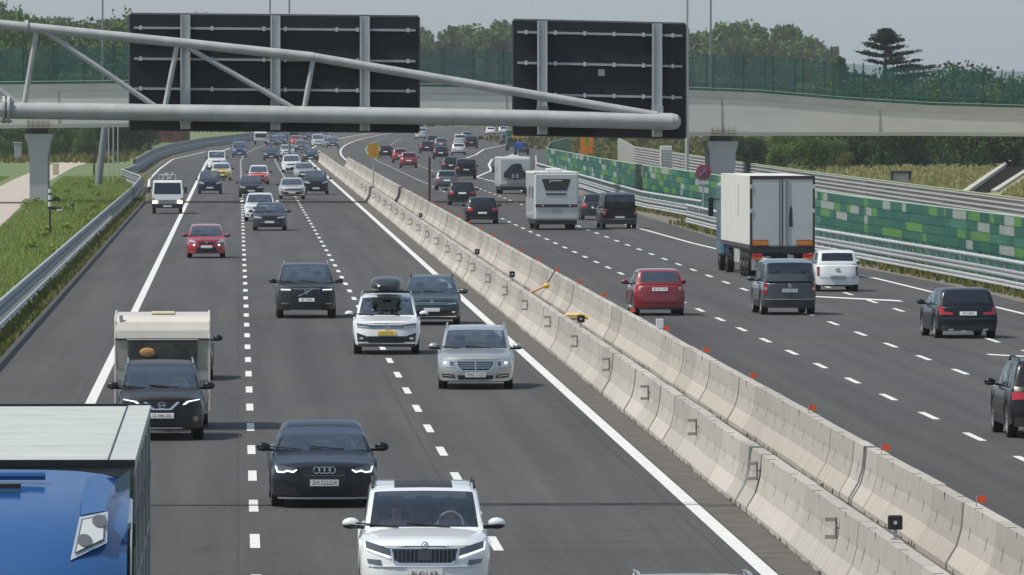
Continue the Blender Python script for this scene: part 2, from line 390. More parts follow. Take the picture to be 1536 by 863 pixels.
# small black square lamp boxes on the left row
blk_lab = {0:'nearest black square box on a short stem on the median barrier', 1:'black square box on the median level with the red hatchback', 2:'small black box on the median near the reflector row middle', 3:'third farthest black box on the median barrier', 4:'farthest tiny black box on the median barrier'}
for i, (x, y) in enumerate([(1354,785),(888,479),(775,412),(722,378),(632,323)]):
    p = G(x, y, 1.22)
    t = empty('warning_box', (9.05, p.y, 1.0), blk_lab[i], 'lamp box', 'black boxes on the median')
    b = MB(); s_ = .10 if i in (0,1) else .09; b.bbox(-s_, s_, -.05, .05, .13, .33, .015, BLACKM); b.build('box_housing', t)
    b = MB(); b.tube((0,0,0),(0,0,.14),.022,STEEL); b.box(-.06,.06,-.05,.05,0,.012,STEEL); b.tube((0,-.052,.23),(0,-.058,.23),.03,CHROME); b.build('stem', t)
p = G(1012, 487, 1.15); t = empty('white_marker', (11.0, p.y, 1.0), 'small white rectangular marker box on the right median row', 'marker')
b = MB(); b.bbox(-.10,.10,-.03,.03,.06,.30,.01,mat('white_plastic',(.7,.7,.7),.4)); b.build('marker_panel', t); b = MB(); b.tube((0,0,0),(0,0,.08),.02,STEEL); b.build('stem', t)
# debris in the median gap
YELL = mat('yellow_plastic', (.75,.50,.04), .45); ORP = mat('salmon_plastic', (.70,.33,.20), .5)
p = G(856, 462, .95); t = empty('work_lamp', (9.60, p.y-4, .0), 'yellow and salmon work lamp wedged between the two barrier rows', 'work lamp')
b = MB(); b.bbox(-.25,.25,-.15,.15,.70,.90,.05,mat('pale_yellow',(.72,.50,.22),.6)); b.build('lamp_case', t)
b = MB(); b.tube((.15,-.1,.85),(.42,-.1,.76),.06,YELL,n=8); b.build('lamp_head', t)
p = G(838, 436, .95); t = empty('folded_signal', (9.7, p.y, 0), 'salmon road signal with yellow head lying across the median gap', 'signal')
b = MB(); b.tube((-.6,0,.82),(.05,0,1.10),.035,ORP,n=8); b.build('arm', t); b = MB(); b.ball((.08,0,1.10),.10,.07,.09,YELL); b.build('signal_head', t); b = MB(); b.tube((.12,0,1.2),(.35,0,1.60),.02,BLACKM,n=6); b.build('stand', t)
# post on the right row
t = empty('thin_post', (11.05, 516, 1.0), 'thin dark brown post standing on the median beyond the queue of dark cars', 'post'); b = MB(); b.tube((0,0,0),(0,0,2.6),.07,mat('brown_steel',(.05,.035,.03),.7)); b.build('post_shaft', t); b = MB(); b.box(-.12,.12,-.12,.12,0,.04,STEEL); b.build('base_plate', t)

# ------------------------------------------------------------------ guard rails
def beam_profile(z0, h, off=0.0):   # w shaped beam
    return [(off+.0,z0),(off-.045,z0+h*.12),(off-.045,z0+h*.30),(off+.0,z0+h*.42),(off+.0,z0+h*.58),(off-.045,z0+h*.70),(off-.045,z0+h*.88),(off,z0+h)]
def guardrail(name, label, path, parts, side, post_step, zt):
    # path: [(Y,X)]; parts: list of (partname, kind, z0, h)
    t = empty(name, (path[0][1], path[0][0], 0), label, 'guard rail')
    ox, oy = path[0][1], path[0][0]
    yv = frange(path[0][0], path[-1][0], 8)
    for pn, kd, z0, h in parts:
        b = MB()
        if kd == 'beam': b.grid([[(interp(path,Y)-ox+side*x, Y-oy, z) for x, z in beam_profile(z0, h)] for Y in yv], (mat('shaded_rail', (.20,.23,.25), .6, .2, var=.15, vscale=1) if side < 0 else STEEL) if pn != 'lower_rail' else STEELB)  # left-hand beam: its shade is put into a darker steel colour
        else:
            b.grid([[(interp(path,Y)-ox+side*.02+h*math.cos(a), Y-oy, z0+h*math.sin(a)) for a in [2*math.pi*i/8 for i in range(9)]] for Y in yv], STEELB)
        b.build(pn, t, smooth=50)
    Y = path[0][0]; pm = None; far = MB(); k = 0
    while Y < path[-1][0]:
        x = interp(path, Y)-ox
        if k < 99:
            if pm is None:
                b = MB(); b.box(-.06,.06,-.03,.03,-.1,zt,STEEL); po = b.build('post', t); pm = po
            else: po = pm.copy(); COL.objects.link(po); po.parent = t
            po.location = (x-side*-.07, Y-oy, 0)
        else: far.box(x+.01,x+.13,Y-oy-.03,Y-oy+.03,-.1,zt,STEEL)
        k += 1; Y += post_step
    if far.f: o = far.build('post_run', t); o['kind'] = 'stuff'
    return t
GRL = [(110,-7.15),(620,-7.2),(690,-7.45),(760,-9.9),(775,-9.5),(815,-9.3)]
guardrail('guard_rail', 'long galvanised guard rail between the grass bank and the hard shoulder on the left', GRL, [('top_rail','pipe',.93,.05),('upper_beam','beam',.46,.42),('lower_rail','beam',.08,.22)], -1, 4.0, .92)
GR1 = [(110,28.9),(300,28.4),(330,27.9),(395,26.2),(440,24.9),(492,24.7)]
guardrail('guard_rail', 'silver double guard rail before the green noise wall, behind the lorry and estate car', GR1, [('top_rail','pipe',1.12,.075),('upper_beam','beam',.52,.30),('lower_rail','beam',.16,.26)], 1, 3.0, 1.1)
GR2 = [(508,26.4),(560,25.3),(680,26.1),(800,26.7),(900,30)]
guardrail('guard_rail', 'farther stretch of silver guard rail along the green wall past the dark van', GR2, [('top_rail','pipe',1.12,.075),('upper_beam','beam',.52,.30),('lower_rail','beam',.16,.26)], 1, 4.0, 1.1)

# far left grey wall
t = MB(); FWL = [(830,-9.6),(1000,-9.4),(1100,-8.4),(1150,-7.4),(1250,-5.2),(1420,1.2),(1600,8.2),(1800,17),(2000,29)]
yv = frange(830, 2000, 10)
rows = [[(interp(FWL,Y)-.1,Y,-.1),(interp(FWL,Y)-.1,Y,1.25),(interp(FWL,Y)+.02,Y,1.3),(interp(FWL,Y)+.08,Y,1.25),(interp(FWL,Y)+.02,Y,.7),(interp(FWL,Y)+.12,Y,.5),(interp(FWL,Y)+.12,Y,-.1)] for Y in yv]
t.grid(rows, mat('blue_grey_metal', (.20,.23,.25), .6, var=.2, vscale=.3)); tag(t.build('roadside_wall'), 'low blue-grey wall sweeping round the far left bend', 'wall')

# ------------------------------------------------------------------ noise walls
GREENS = [mat('panel_green', (.020,.13,.085), .55, var=.12, vscale=1), mat('panel_leaf', (.09,.25,.06), .55, var=.12, vscale=1), mat('panel_teal', (.006,.11,.085), .55, var=.12, vscale=1), mat('panel_mint', (.04,.19,.13), .55, var=.1, vscale=1), mat('panel_white', (.30,.34,.31), .6, var=.12, vscale=1)]
WALL = [(110,31.0),(335,29.9),(411,28.2),(527,27.9),(600,27.0),(670,26.9),(790,27.3),(900,31.5),(1000,37)]
t = empty('noise_barrier', (28, 110, 0), 'long green noise barrier of light, dark and white panels along the right carriageway', 'noise barrier')
Y = 110; k = 0; rnd = random.Random(5)
while Y < 1000 and k < 100:
    L_ = 8.9; Y1 = Y+L_; b = MB()
    x0, x1 = interp(WALL,Y)-28, interp(WALL,Y1)-28
    nr = 4; zb = .95; zt = 2.5; h = (zt-zb)/nr
    def pt(f, z, o=0): return (x0+(x1-x0)*f+o, (Y-110)+L_*f, z)
    r = 0
    for r in range(nr):
        f = 0
        while f < 1:
            w = rnd.choice((.3,.4,.5,.6,.8)) ; f2 = min(1, f+w); m = GREENS[rnd.choices((0,1,2,3,4), (32,22,22,10,14))[0]]
            z0, z1 = zb+r*h+.012, zb+(r+1)*h-.008
            nl = 3
            for q_ in range(nl):
                a0 = z0+(z1-z0)*q_/nl; a1 = z0+(z1-z0)*(q_+1)/nl
                b.face([pt(f+.002,a0,-.03),pt(f2-.002,a0,-.03),pt(f2-.002,a1,-.05),pt(f+.002,a1,-.05)], m)
                b.face([pt(f+.002,a1,-.05),pt(f2-.002,a1,-.05),pt(f2-.002,a1,-.03),pt(f+.002,a1,-.03)], m)
            f = f2
    b.face([pt(0,zb),pt(1,zb),pt(1,zt),pt(0,zt)], mat('panel_gap', (.01,.05,.03), .8))
    b.face([pt(0,zb,.1),pt(1,zb,.1),pt(1,zt,.1),pt(0,zt,.1)], GREENS[0]); b.face([pt(0,zt,-.05),pt(1,zt,-.05),pt(1,zt,.1),pt(0,zt,.1)], GREENS[3])
    b.tube(pt(0,zt+.02), pt(1,zt+.02), .035, mat('pale_green_cap', (.35,.45,.36), .5), n=6)
    f = 0                                     # plinth: vertical green ribs
    while f < 1:
        m = rnd.choice([GREENS[0], GREENS[2], MATS['panel_gap'], GREENS[2], GREENS[3]])
        b.face([pt(f,0,.0),pt(min(1,f+.05),0,.0),pt(min(1,f+.05),zb,.0),pt(f,zb,.0)], m); f += .05
    b.build('panel', t)
    Y = Y1; k += 1
po = None
for i in range(100):
    Y = 110+i*8.9; x = interp(WALL, Y)-28
    if po is None: b = MB(); b.box(-.02,.12,-.07,.07,0,2.55,mat('green_post', (.02,.10,.06), .5)); po = b.build('post', t); o = po
    else: o = po.copy(); COL.objects.link(o); o.parent = t
    o.location = (x, Y-110, 0)
# grey louvred wall behind
GW = [(240,34.6),(400,34.5),(520,34.3),(600,34.3),(800,35.5),(960,41)]
LOUV = [mat('louvre_grey', (.30,.30,.29), .6, var=.12, vscale=.6), mat('louvre_light', (.36,.36,.35), .6, var=.1, vscale=.6), mat('louvre_dark', (.25,.25,.25), .6)]
t = empty('noise_barrier', (34.5, 240, 0), 'grey louvred wall behind the green noise barrier at the field edge', 'noise barrier')
Y = 240; k = 0
while Y < 958:
    b = MB(); Y1 = Y+7.5; x0, x1 = interp(GW,Y)-34.5, interp(GW,Y1)-34.5; m = rnd.choice([LOUV[0],LOUV[0],LOUV[1]])
    for r in range(11):
        z = .1+r*.225
        m_ = rnd.choice([LOUV[0], LOUV[0], LOUV[2], LOUV[1]]) if rnd.random() < .35 else m
        b.face([(x0,Y-240,z),(x1,Y1-240,z),(x1-.09,Y1-240,z+.15),(x0-.09,Y-240,z+.15)], m_)
        b.face([(x0-.09,Y-240,z+.15),(x1-.09,Y1-240,z+.15),(x1,Y1-240,z+.225),(x0,Y-240,z+.225)], LOUV[2])
    b.box(-.05+x0, .05+x0, Y-240-.06, Y-240+.06, 0, 2.62, LOUV[1]); b.tube((x0,Y-240,2.6),(x1,Y1-240,2.6),.05,mat('olive_cap', (.25,.30,.16), .7),n=6)
    b.box(x0+.06, x0+.16, Y-240, Y1-240, 0, 2.58, LOUV[0])
    b.build('louvre_panel', t); Y = Y1; k += 1

# ------------------------------------------------------------------ overpass
OY = 596.0
TOP = [(-500,131),(-200,129),(0,127),(195,125),(400,127),(700,131),(1040,135.5),(1136,139),(1266,150),(1397,158),(1536,162),(1800,172)]
BOT = [(-500,196),(0,193),(180,191),(330,188),(600,187),(768,188),(900,193),(1000,203),(1040,204),(1136,204),(1400,204),(1536,205),(1800,208)]
t = empty('overpass', (10, OY, 0), 'grey concrete road overpass crossing the whole motorway', 'overpass')
BEAM = mat('overpass_concrete', (.60,.585,.54), .85, var=.09, vscale=.12, stretch=(1,1,3))
BEAM2 = mat('overpass_edge', (.58,.56,.51), .85, var=.1, vscale=.3)
xs = list(range(-500, 1801, 20))
gi = MB(); ed = MB()
def lc(v): return (v.x-10, v.y-OY, v.z)
rowsF = []
for x in xs:
    zt = P(x, interp(TOP,x), OY).z; zb = P(x, interp(BOT,x), OY).z; X = P(x, 150, OY).x-10
    rowsF.append([(X,.25,zt-.55),(X,.28,zb+.25),(X,.35,zb),(X,8.6,zb),(X,8.7,zt-.5),(X,.25,zt-.55)])
gi.grid(rowsF, BEAM); gi.build('girder', t)
rowsE = []
for x in xs:
    zt = P(x, interp(TOP,x), OY).z; X = P(x,150,OY).x-10
    rowsE.append([(X,.20,zt-.42),(X,.16,zt),(X,.3,zt),(X,.3,zt-.2),(X,8.8,zt-.2),(X,8.8,zt),(X,9.1,zt),(X,9.1,zt-.45),(X,8.7,zt-.5),(X,.25,zt-.55),(X,.20,zt-.42)])
ed.grid(rowsE, BEAM2); ed.build('parapet', t)
for x in (88, 480, 760, 1083, 1320):
    seam = MB()
    a = P(x, interp(TOP,x)+9, OY+.24); bz = P(x, interp(BOT,x)-6, OY+.24)
    seam.box(a.x-10-.03, a.x-10+.03, .235, .262, bz.z, a.z, mat('seam_stain', (.22,.215,.20), .9)); seam.build('girder_joint', t)

def pier(xc, ytop, wtop, wcol, ycol):
    a = P(xc, ytop, OY+1.2); s = (OY+1.2)/FPX; X = a.x-10; b = MB(); hw, hc = wtop*s/2, wcol*s/2
    zc = P(xc, ycol, OY+1.2).z; zt = a.z
    prof = [(-hc,-.2),(-hc,zc-.5),(-hc*1.12,zc),(-hw*.82,zc+(zt-zc)*.5),(-hw,zt-.25),(-hw,zt),(hw,zt),(hw,zt-.25),(hw*.82,zc+(zt-zc)*.5),(hc*1.12,zc),(hc,zc-.5),(hc,-.2)]
    n_ = len(prof); ys_ = (.9, 7.6)
    b.raw([(X+x,ys_[0],z) for x,z in prof]+[(X+x,ys_[1],z) for x,z in prof], [tuple(range(n_))[::-1], tuple(range(n_,2*n_))]+[(i,(i+1)%n_,(i+1)%n_+n_,i+n_) for i in range(n_)], mat('pier_concrete', (.40,.41,.42), .85, var=.08, vscale=.5))
    b.build('pier', t)
    b = MB(); zz = P(xc, interp(BOT,xc), OY).z
    b.box(X-hw*.55, X+hw*.55, 1.1, 7.4, zt, zz+.05, mat('bearing_dark', (.05,.05,.05), .8)); b.build('bearing', t)
    b = MB(); b.box(X-hw*.75, X-hw*.75+.04, .19, .245, zz+.05, zz+.5, RUST)
    for zf in (.12,.35): b.box(X-hw*.8, X+hw*.8, .17, .24, zz+zf, zz+zf+.035, RUST)
    for q_ in range(5): b.box(X-hw*.75+q_*hw*.36, X-hw*.75+q_*hw*.36+.03, .15, .235, zz+.02, zz+.6, RUST)
    b.build('bearing_access_ladder', t)
pier(58, 201, 42, 27, 226); pier(1084, 212, 46, 34, 247); pier(-330, 200, 42, 27, 226); pier(1750, 214, 46, 34, 247)
# mesh fence on the overpass
def mesh_mat():
    m = bpy.data.materials.new('green_mesh'); m.use_nodes = True; n = m.node_tree; b = n.nodes['Principled BSDF']; N = n.nodes.new; L = n.links.new
    b.inputs['Base Color'].default_value = (.010,.095,.095,1); b.inputs['Roughness'].default_value = .6
    tc = N('ShaderNodeTexCoord'); sx = N('ShaderNodeSeparateXYZ'); L(tc.outputs['Object'], sx.inputs[0])
    def stripes(o, sc, thr):
        a = N('ShaderNodeMath'); a.operation = 'MULTIPLY'; a.inputs[1].default_value = sc; L(o, a.inputs[0])
        f = N('ShaderNodeMath'); f.operation = 'FRACT'; L(a.outputs[0], f.inputs[0])
        c = N('ShaderNodeMath'); c.operation = 'LESS_THAN'; c.inputs[1].default_value = thr; L(f.outputs[0], c.inputs[0]); return c.outputs[0]
    mx = N('ShaderNodeMath'); mx.operation = 'MAXIMUM'; L(stripes(sx.outputs[0], 16, .16), mx.inputs[0]); L(stripes(sx.outputs[2], 16, .10), mx.inputs[1])
    L(mx.outputs[0], b.inputs['Alpha']); return m
MESHM = mesh_mat()
ft = empty('mesh_fence', (10, OY+.15, 0), 'tall green wire mesh fence along the near edge of the overpass', 'fence')
ft2 = empty('mesh_fence', (10, OY+8.95, 0), 'tall green wire mesh fence along the far edge of the overpass', 'fence')
for f_, oy in ((ft, 0), (ft2, 8.8)):
    b = MB(); hh = 2.45
    b.grid([[(P(x,150,OY).x-10, 0, P(x,interp(TOP,x),OY).z), (P(x,150,OY).x-10, 0, P(x,interp(TOP,x),OY).z+hh)] for x in xs], MESHM); b.build('wire_mesh', f_)
    b = MB()
    GP = mat('fence_green', (.01,.085,.06), .5)
    for dz in ((.12,.18) if oy == 0 else (.1,)) : b.path([(P(x,150,OY).x-10, -.03, P(x,interp(TOP,x),OY).z+dz) for x in xs], .03, GP if dz < .15 else mat('pale_rail',(.20,.30,.26),.5), n=5)
    b.path([(P(x,150,OY).x-10, -.03, P(x,interp(TOP,x),OY).z+.5) for x in xs], .03, GP, n=5)
    b.build('rail', f_)
    pp = None; x = -460
    while x < 1790:
        if pp is None: b = MB(); b.box(-.04,.04,-.05,.03,-.0,hh+.12,mat('post_dark_green',(.006,.05,.04),.5)); pp = b.build('post', f_); o = pp
        else: o = pp.copy(); COL.objects.link(o); o.parent = f_
        o.location = (P(x,150,OY).x-10, 0, P(x,interp(TOP,x),OY).z); x += 45

# ------------------------------------------------------------------ sign gantry
GY = 154.0
t = empty('cantilever_gantry', (-10.2, GY, 0), 'grey tubular cantilever gantry reaching over the oncoming lanes', 'gantry')
def gp(x, y, dy=0): v = P(x, y, GY+dy); return (v.x+10.2, dy, v.z)
b = MB(); c0 = P(-560,152,GY).z
b.tube((0,0,0), (0,0,9.6), .33, TUBE, n=20); b.bbox(-.6,.6,-.6,.6,-.1,.12,.02,CONCG); b.build('mast', t, smooth=40)
b = MB()
px_ = [gp(-480,152), gp(14,166), gp(400,171), gp(768,177), gp(1008,182.5)]
for a, c in zip(px_, px_[1:]): b.tube(a, c, .145, TUBE, n=18, cap=False)
e = Vector(px_[-1]); d_ = (Vector(px_[-1])-Vector(px_[-2])).normalized()
b.tube(e, e+d_*.10, .145, TUBE, r2=.12, n=18, cap=False); b.tube(e+d_*.10, e+d_*.15, .12, TUBE, r2=.05, n=18)
b.build('lower_chord', t, smooth=40)
b = MB(); up = [gp(-480,-28), gp(0,37), gp(265,64), gp(470,86), gp(640,115), gp(985,174)]
for a, c in zip(up, up[1:]): b.tube(a, c, .085 if a[0] < 9.5 else .078, TUBE, n=14)
b.build('upper_chord', t, smooth=40)
for a, c in [((55,45),(36,160)), ((66,46),(236,162)), ((266,66),(247,164)), ((276,68),(446,166)), ((470,88),(456,166)), ((-150,25),(-170,156)), ((-140,25),(30,160))]:
    b = MB(); b.tube(gp(*a), gp(*c), .047, TUBE, n=10); b.build('brace', t, smooth=40)
for x, y in ((8,158),):
    b = MB(); a = Vector(gp(x,y)); b.tube(a+Vector((-.05,0,-.08)), a+Vector((.0,0,-.08)), .24, TUBE, n=20); b.tube(a+Vector((.03,0,-.08)), a+Vector((.08,0,-.08)), .24, TUBE, n=20)
    for i in range(8): an = i*math.pi/4; b.tube(a+Vector((-.09,.2*math.cos(an),-.08+.2*math.sin(an))), a+Vector((.12,.2*math.cos(an),-.08+.2*math.sin(an))), .018, STEEL, n=6)
    b.build('flange', t, smooth=40)
b = MB(); a = Vector(gp(39,41)); b.tube(a+Vector((-.03,0,-.0)), a+Vector((.03,0,-.005)), .125, TUBE, n=16); b.build('flange', t, smooth=40)
def sign(label, x0, x1, yt0, yt1, yb0, yb1, posts, rails, clips, extra=None):
    SY = GY+.42
    def sp(x, y, dy=0): v = P(x, y, SY); return Vector((v.x, SY+dy, v.z))
    c = sp((x0+x1)/2, (yb0+yb1)/2); s = empty('direction_sign', tuple(c), label, 'road sign', 'gantry signs seen from behind')
    def l(v): v = Vector(v)-c; return tuple(v)
    b = MB()
    A, B, C_, D = sp(x0,yt0), sp(x1,yt1), sp(x1,yb1), sp(x0,yb0); th = Vector((0,.05,0))
    b.raw([l(A),l(B),l(C_),l(D),l(A+th),l(B+th),l(C_+th),l(D+th)], [(0,3,2,1)], DARKB)
    b.raw([l(A+th),l(B+th),l(C_+th),l(D+th)], [(0,1,2,3)], mat('sign_face', (.01,.12,.05), .4))
    b.build('panel', s)
    b = MB()
    for p1, p2 in ((A,B),(B,C_),(C_,D),(D,A)): b.tube(l(p1+th/2), l(p2+th/2), .025, mat('sign_rim', (.33,.35,.36), .45, .3) if p1.z > c.z and p2.z > c.z and False else mat('dark_rim', (.06,.065,.07), .5), n=6)
    b.tube(l(A+Vector((0,.02,.03))), l(B+Vector((0,.02,.03))), .012, mat('sign_rim', (.33,.35,.36), .45, .3), n=6)
    b.build('rim', s)
    fh = lambda x, f: yt0+(yt1-yt0)*(x-x0)/(x1-x0)+((yb0+(yb1-yb0)*(x-x0)/(x1-x0))-(yt0+(yt1-yt0)*(x-x0)/(x1-x0)))*f
    for x in posts:
        b = MB(); u = sp(x, fh(x,.0)); w = sp(x, fh(x,1.0)-1)
        ll = l(u); lw = l(w)
        b.box(ll[0]-.085, ll[0]+.085, -.20, -.185, lw[2], ll[2]+.005, STEEL); b.box(ll[0]-.012, ll[0]+.012, -.185, -.07, lw[2], ll[2], STEEL); b.box(ll[0]-.085, ll[0]+.085, -.07, -.055, lw[2], ll[2], STEEL)
        b.box(ll[0]-.085, ll[0]-.06, -.215, -.2, lw[2], ll[2], STEELB); b.box(ll[0]+.06, ll[0]+.085, -.215, -.2, lw[2], ll[2], STEELB)
        b.build('support_post', s)
        tb = Vector(l(P(x, 172, GY))); tb.y = GY-SY
        b = MB(); b.box(ll[0]-.10, ll[0]+.10, GY-SY+.10, -.2, tb.z-.15, tb.z+.15, STEEL); b.build('clamp', s)
    for f in rails:
        b = MB(); b.box(l(sp(x0+6,0))[0], l(sp(x1-5,0))[0], -.052, -.003, -.02, .02, STEEL)
        o = b.build('rail', s); u = l(sp(x0, fh(x0,f))); v = l(sp(x1, fh(x1,f))); zc = (u[2]+v[2])/2
        o.location = (0,0,zc); o.rotation_euler = (0,-math.atan2(v[2]-u[2], v[0]-u[0]),0)
        for cx in clips:
          b = MB(); w = l(sp(cx, fh(cx,f))); b.box(w[0]-.022, w[0]+.022, -.075, -.003, w[2]-.035, w[2]+.04, mat('clip_steel', (.6,.6,.6), .4, .5)); b.build('clip', s)
    if extra:
        b = MB(); w = l(sp(*extra)); b.box(w[0]-.055, w[0]+.055, -.012, -.002, w[2]-.055, w[2]+.055, mat('white_sticker', (.45,.45,.45), .6)); b.build('sticker', s)
sign('larger dark sign back with three posts on the gantry', 195, 628, 22, 26, 194, 198, (278,413,547), (.115,.385,.645), (211,318,396,428,505,536,612))
sign('smaller dark sign back with two posts at the gantry tip', 770, 1028, 31, 37, 202, 207, (813,985), (.10,.37,.645), (789,833,877,921,965,1009), extra=(902,109))

# ------------------------------------------------------------------ poles and roadside signs
def pole(label, x, Y, r, ztop, base=0, col=None, cat='lamp post', head=True, name='lamp_post'):
    X = P(x, 150, Y).x; t = empty(name, (X,Y,base), label, cat)
    m = col or mat('pole_grey', (.20,.23,.25), .5, .3)
    b = MB(); b.tube((0,0,0),(0,0,ztop-base), r, m, r2=r*.6, n=12); b.build('pole', t, smooth=40)
    b = MB(); b.box(-r*2,r*2,-r*2,r*2,-.05,.06,CONCG); b.build('base_plate', t)
    if head:
        b = MB(); b.tube((-1,0,ztop-base),(1,0,ztop-base),.06,m,n=6); b.bbox(-1.5,-.9,-.2,.2,ztop-base-.1,ztop-base+.1,.03,m); b.bbox(.9,1.5,-.2,.2,ztop-base-.1,ztop-base+.1,.03,m); b.build('lamp_head', t)
    return t
pole('thick light grey lamp post in front of the overpass right of the smaller sign', 1030.5, 575, .13, 17, col=mat('pole_light',(.40,.42,.43),.5,.2))
pole('thin grey lamp post rising behind the overpass right of the smaller sign', 1066, 622, .10, 18)
pole('thin dark mast rising over the trees left of the larger sign', 154, 980, .14, 24)
pole('left of the two dark masts rising above the larger sign', 405, 1020, .14, 26)
pole('right of the two dark masts rising above the larger sign', 434, 1040, .14, 26)
def rsign(name, label, x, Y, plates, cat='road sign', zb=0):
    X = P(x,150,Y).x; t = empty(name, (X,Y,zb), label, cat); top = max(p[3] for p in plates)
    b = MB(); b.tube((0,.05,0),(0,.05,top-zb),.045,STEEL,n=8); b.build('post', t)
    for (x0,x1,z0,z1,m) in plates:
        b = MB(); b.bbox(x0,x1,-.02,.02,z0-zb,z1-zb,.006,m); b.build('plate', t)
    return t
YS = mat('works_yellow', (.45,.30,.03), .5, var=.2, vscale=4); OS = mat('works_orange', (.65,.20,.02), .5, var=.25, vscale=5); GS = mat('sign_green', (.10,.35,.03), .5)
t = rsign('works_sign', 'yellow and orange works sign on the median where the road bends away', 560, 650, [(-.40,.40,2.65,3.7,YS)])
b = MB(); b.box(-.2,.2,-.028,-.022,2.9,3.4,OS); b.build('symbol', t)
t = rsign('works_sign', 'orange works sign standing high above the green wall behind the motorhome', 880, 700, [(-.5,.5,2.6,4.0,OS)])
b = MB(); b.box(-.1,.12,-.028,-.022,3.2,3.9,GS); b.build('symbol', t)
t = rsign('works_sign', 'small far yellow sign over a blue plate near the end of the green wall', 777, 800, [(-.55,.5,3.35,4.0,YS),(-.4,.5,2.4,2.95,mat('sign_blue',(.03,.10,.35),.5))])
t = rsign('works_sign', 'tall narrow orange sign just behind the lorry at the guard rail', 1089, 478, [(-.22,.22,1.4,3.0,mat('amber_board',(.75,.30,.01),.5))])
X = P(1055,150,500).x; t = empty('no_stopping_sign', (X,500,0), 'round blue road sign with a red ring beside the lorry', 'road sign')
b = MB(); b.tube((0,.06,0),(0,.06,3.2),.045,STEEL,n=8); b.build('post', t)
b = MB(); b.tube((0,.02,2.85),(0,-.0,2.85),.42,mat('sign_red',(.35,.03,.04),.45),n=28); b.tube((0,-.001,2.85),(0,-.012,2.85),.29,mat('sign_blue2',(.09,.10,.25),.5),n=28)
for s_ in (1,-1): b.tube((-.2,-.015,2.85-.2*s_),(.2,-.015,2.85+.2*s_),.03,MATS['sign_red'],n=6)
b.build('disc', t, smooth=40)
b = MB(); b.box(-.33,.33,-.01,.01,2.18,2.38,mat('white_plate',(.5,.5,.5),.5)); b.build('plate', t)
# marker mast with white and dark bands on the left bank
p = G(75, 352); t = empty('marker_mast', (p.x,p.y,-.06), 'thin dark pole with white banded top on the grass bank', 'marker post')
b = MB(); b.tube((0,0,0),(0,0,1.55),.05,BLACKM,n=8); b.build('pole', t)
b = MB(); b.tube((0,0,1.5),(0,0,2.4),.09,mat('marker_white',(.6,.6,.6),.5),n=10); b.tube((0,0,1.75),(0,0,1.85),.095,BLACKM,n=10); b.tube((0,0,2.1),(0,0,2.2),.095,BLACKM,n=10); b.build('banded_top', t)
p = G(150, 279); t = empty('steel_column', (p.x,p.y,-.06), 'thick leaning grey steel column on the grass left of the white truck', 'column')
b = MB(); b.tube((-.15,0,0),(.45,0,5.3),.28,mat('column_grey',(.16,.19,.21),.6),n=14,r2=.27); b.build('shaft', t, smooth=40); b = MB(); b.box(-.5,.25,-.4,.4,-.1,.15,CONCG); b.build('footing', t)
for x, lab in ((163,'left of three thin pale poles beside the leaning column'),(170,'middle of three thin pale poles beside the leaning column'),(177,'right of three thin pale poles beside the leaning column')):
    p = G(x, 272); t = empty('thin_pole', (p.x,p.y,-.06), lab, 'pole'); b = MB(); b.tube((0,0,0),(0,0,4.6),.05,STEEL,n=8); b.build('shaft', t); b = MB(); b.box(-.15,.15,-.15,.15,-.02,.05,CONCG); b.build('base_plate', t)
p = G(141, 262); t = empty('wooden_post', (p.x,p.y,-.06), 'short brown post at the end of the dirt track', 'post'); b = MB(); b.tube((0,0,0),(0,0,2.2),.09,mat('old_wood',(.06,.04,.025),.9),n=8); b.build('shaft', t); b = MB(); b.tube((0,0,2.2),(0,0,2.26),.1,MATS['old_wood'],n=8); b.build('cap', t)
p = G(27, 242); t = empty('concrete_pillar', (p.x,p.y,-.06), 'small pale concrete pillar at the far left by the trees', 'pillar'); b = MB(); b.bbox(-.4,.4,-.3,.3,0,2.0,.04,CONCG); b.bbox(-.48,.48,-.36,.36,2.0,2.15,.03,CONCG); b.build('shaft', t)
p = G(83, 262); t = empty('marker_stone', (p.x,p.y,-.06), 'small pale yellow block beside the dirt track', 'block'); b = MB(); b.bbox(-.25,.3,-.25,.25,0,1.1,.05,mat('yellow_stone',(.45,.42,.28),.8)); b.build('block_body', t)
# debris by the marker mast
p = G(96, 318); t = empty('scrap_pile', (p.x,p.y,-.06), 'dark pipe and pale scraps lying on the grass bank', 'scrap'); b = MB(); b.tube((-1.0,0,.35),(.45,0,.15),.1,BLACKM,n=8); b.tube((.45,0,.0),(.5,0,.55),.13,mat('dark_teal',(.02,.05,.05),.6),n=8); b.build('pipe', t); b = MB(); b.bbox(-.45,-.1,-.2,.2,0,.22,.03,mat('pale_scrap',(.5,.5,.5),.7)); b.build('scrap_block', t)

# utility cabinet by the field
p = G(1351, 300); t = empty('utility_cabinet', (p.x,700,-.05), 'small grey cabin with a dark overhanging roof beside the field', 'cabin')
X = P(1351,260,700).x; t.location.x = X
b = MB(); b.bbox(-.62,.62,-.5,.5,0,1.15,.02,CONCG); b.build('cabinet_body', t); b = MB(); b.bbox(-.85,.85,-.7,.7,1.15,1.35,.04,mat('dark_roof',(.05,.045,.045),.8)); b.box(-.8,-.66,-.55,.55,.6,1.15,MATS['dark_roof']); b.box(.66,.8,-.55,.55,.6,1.15,MATS['dark_roof']); b.build('roof', t); b = MB(); b.box(-.3,.3,-.515,-.502,.05,1.0,LOUV[1]); b.build('door', t)
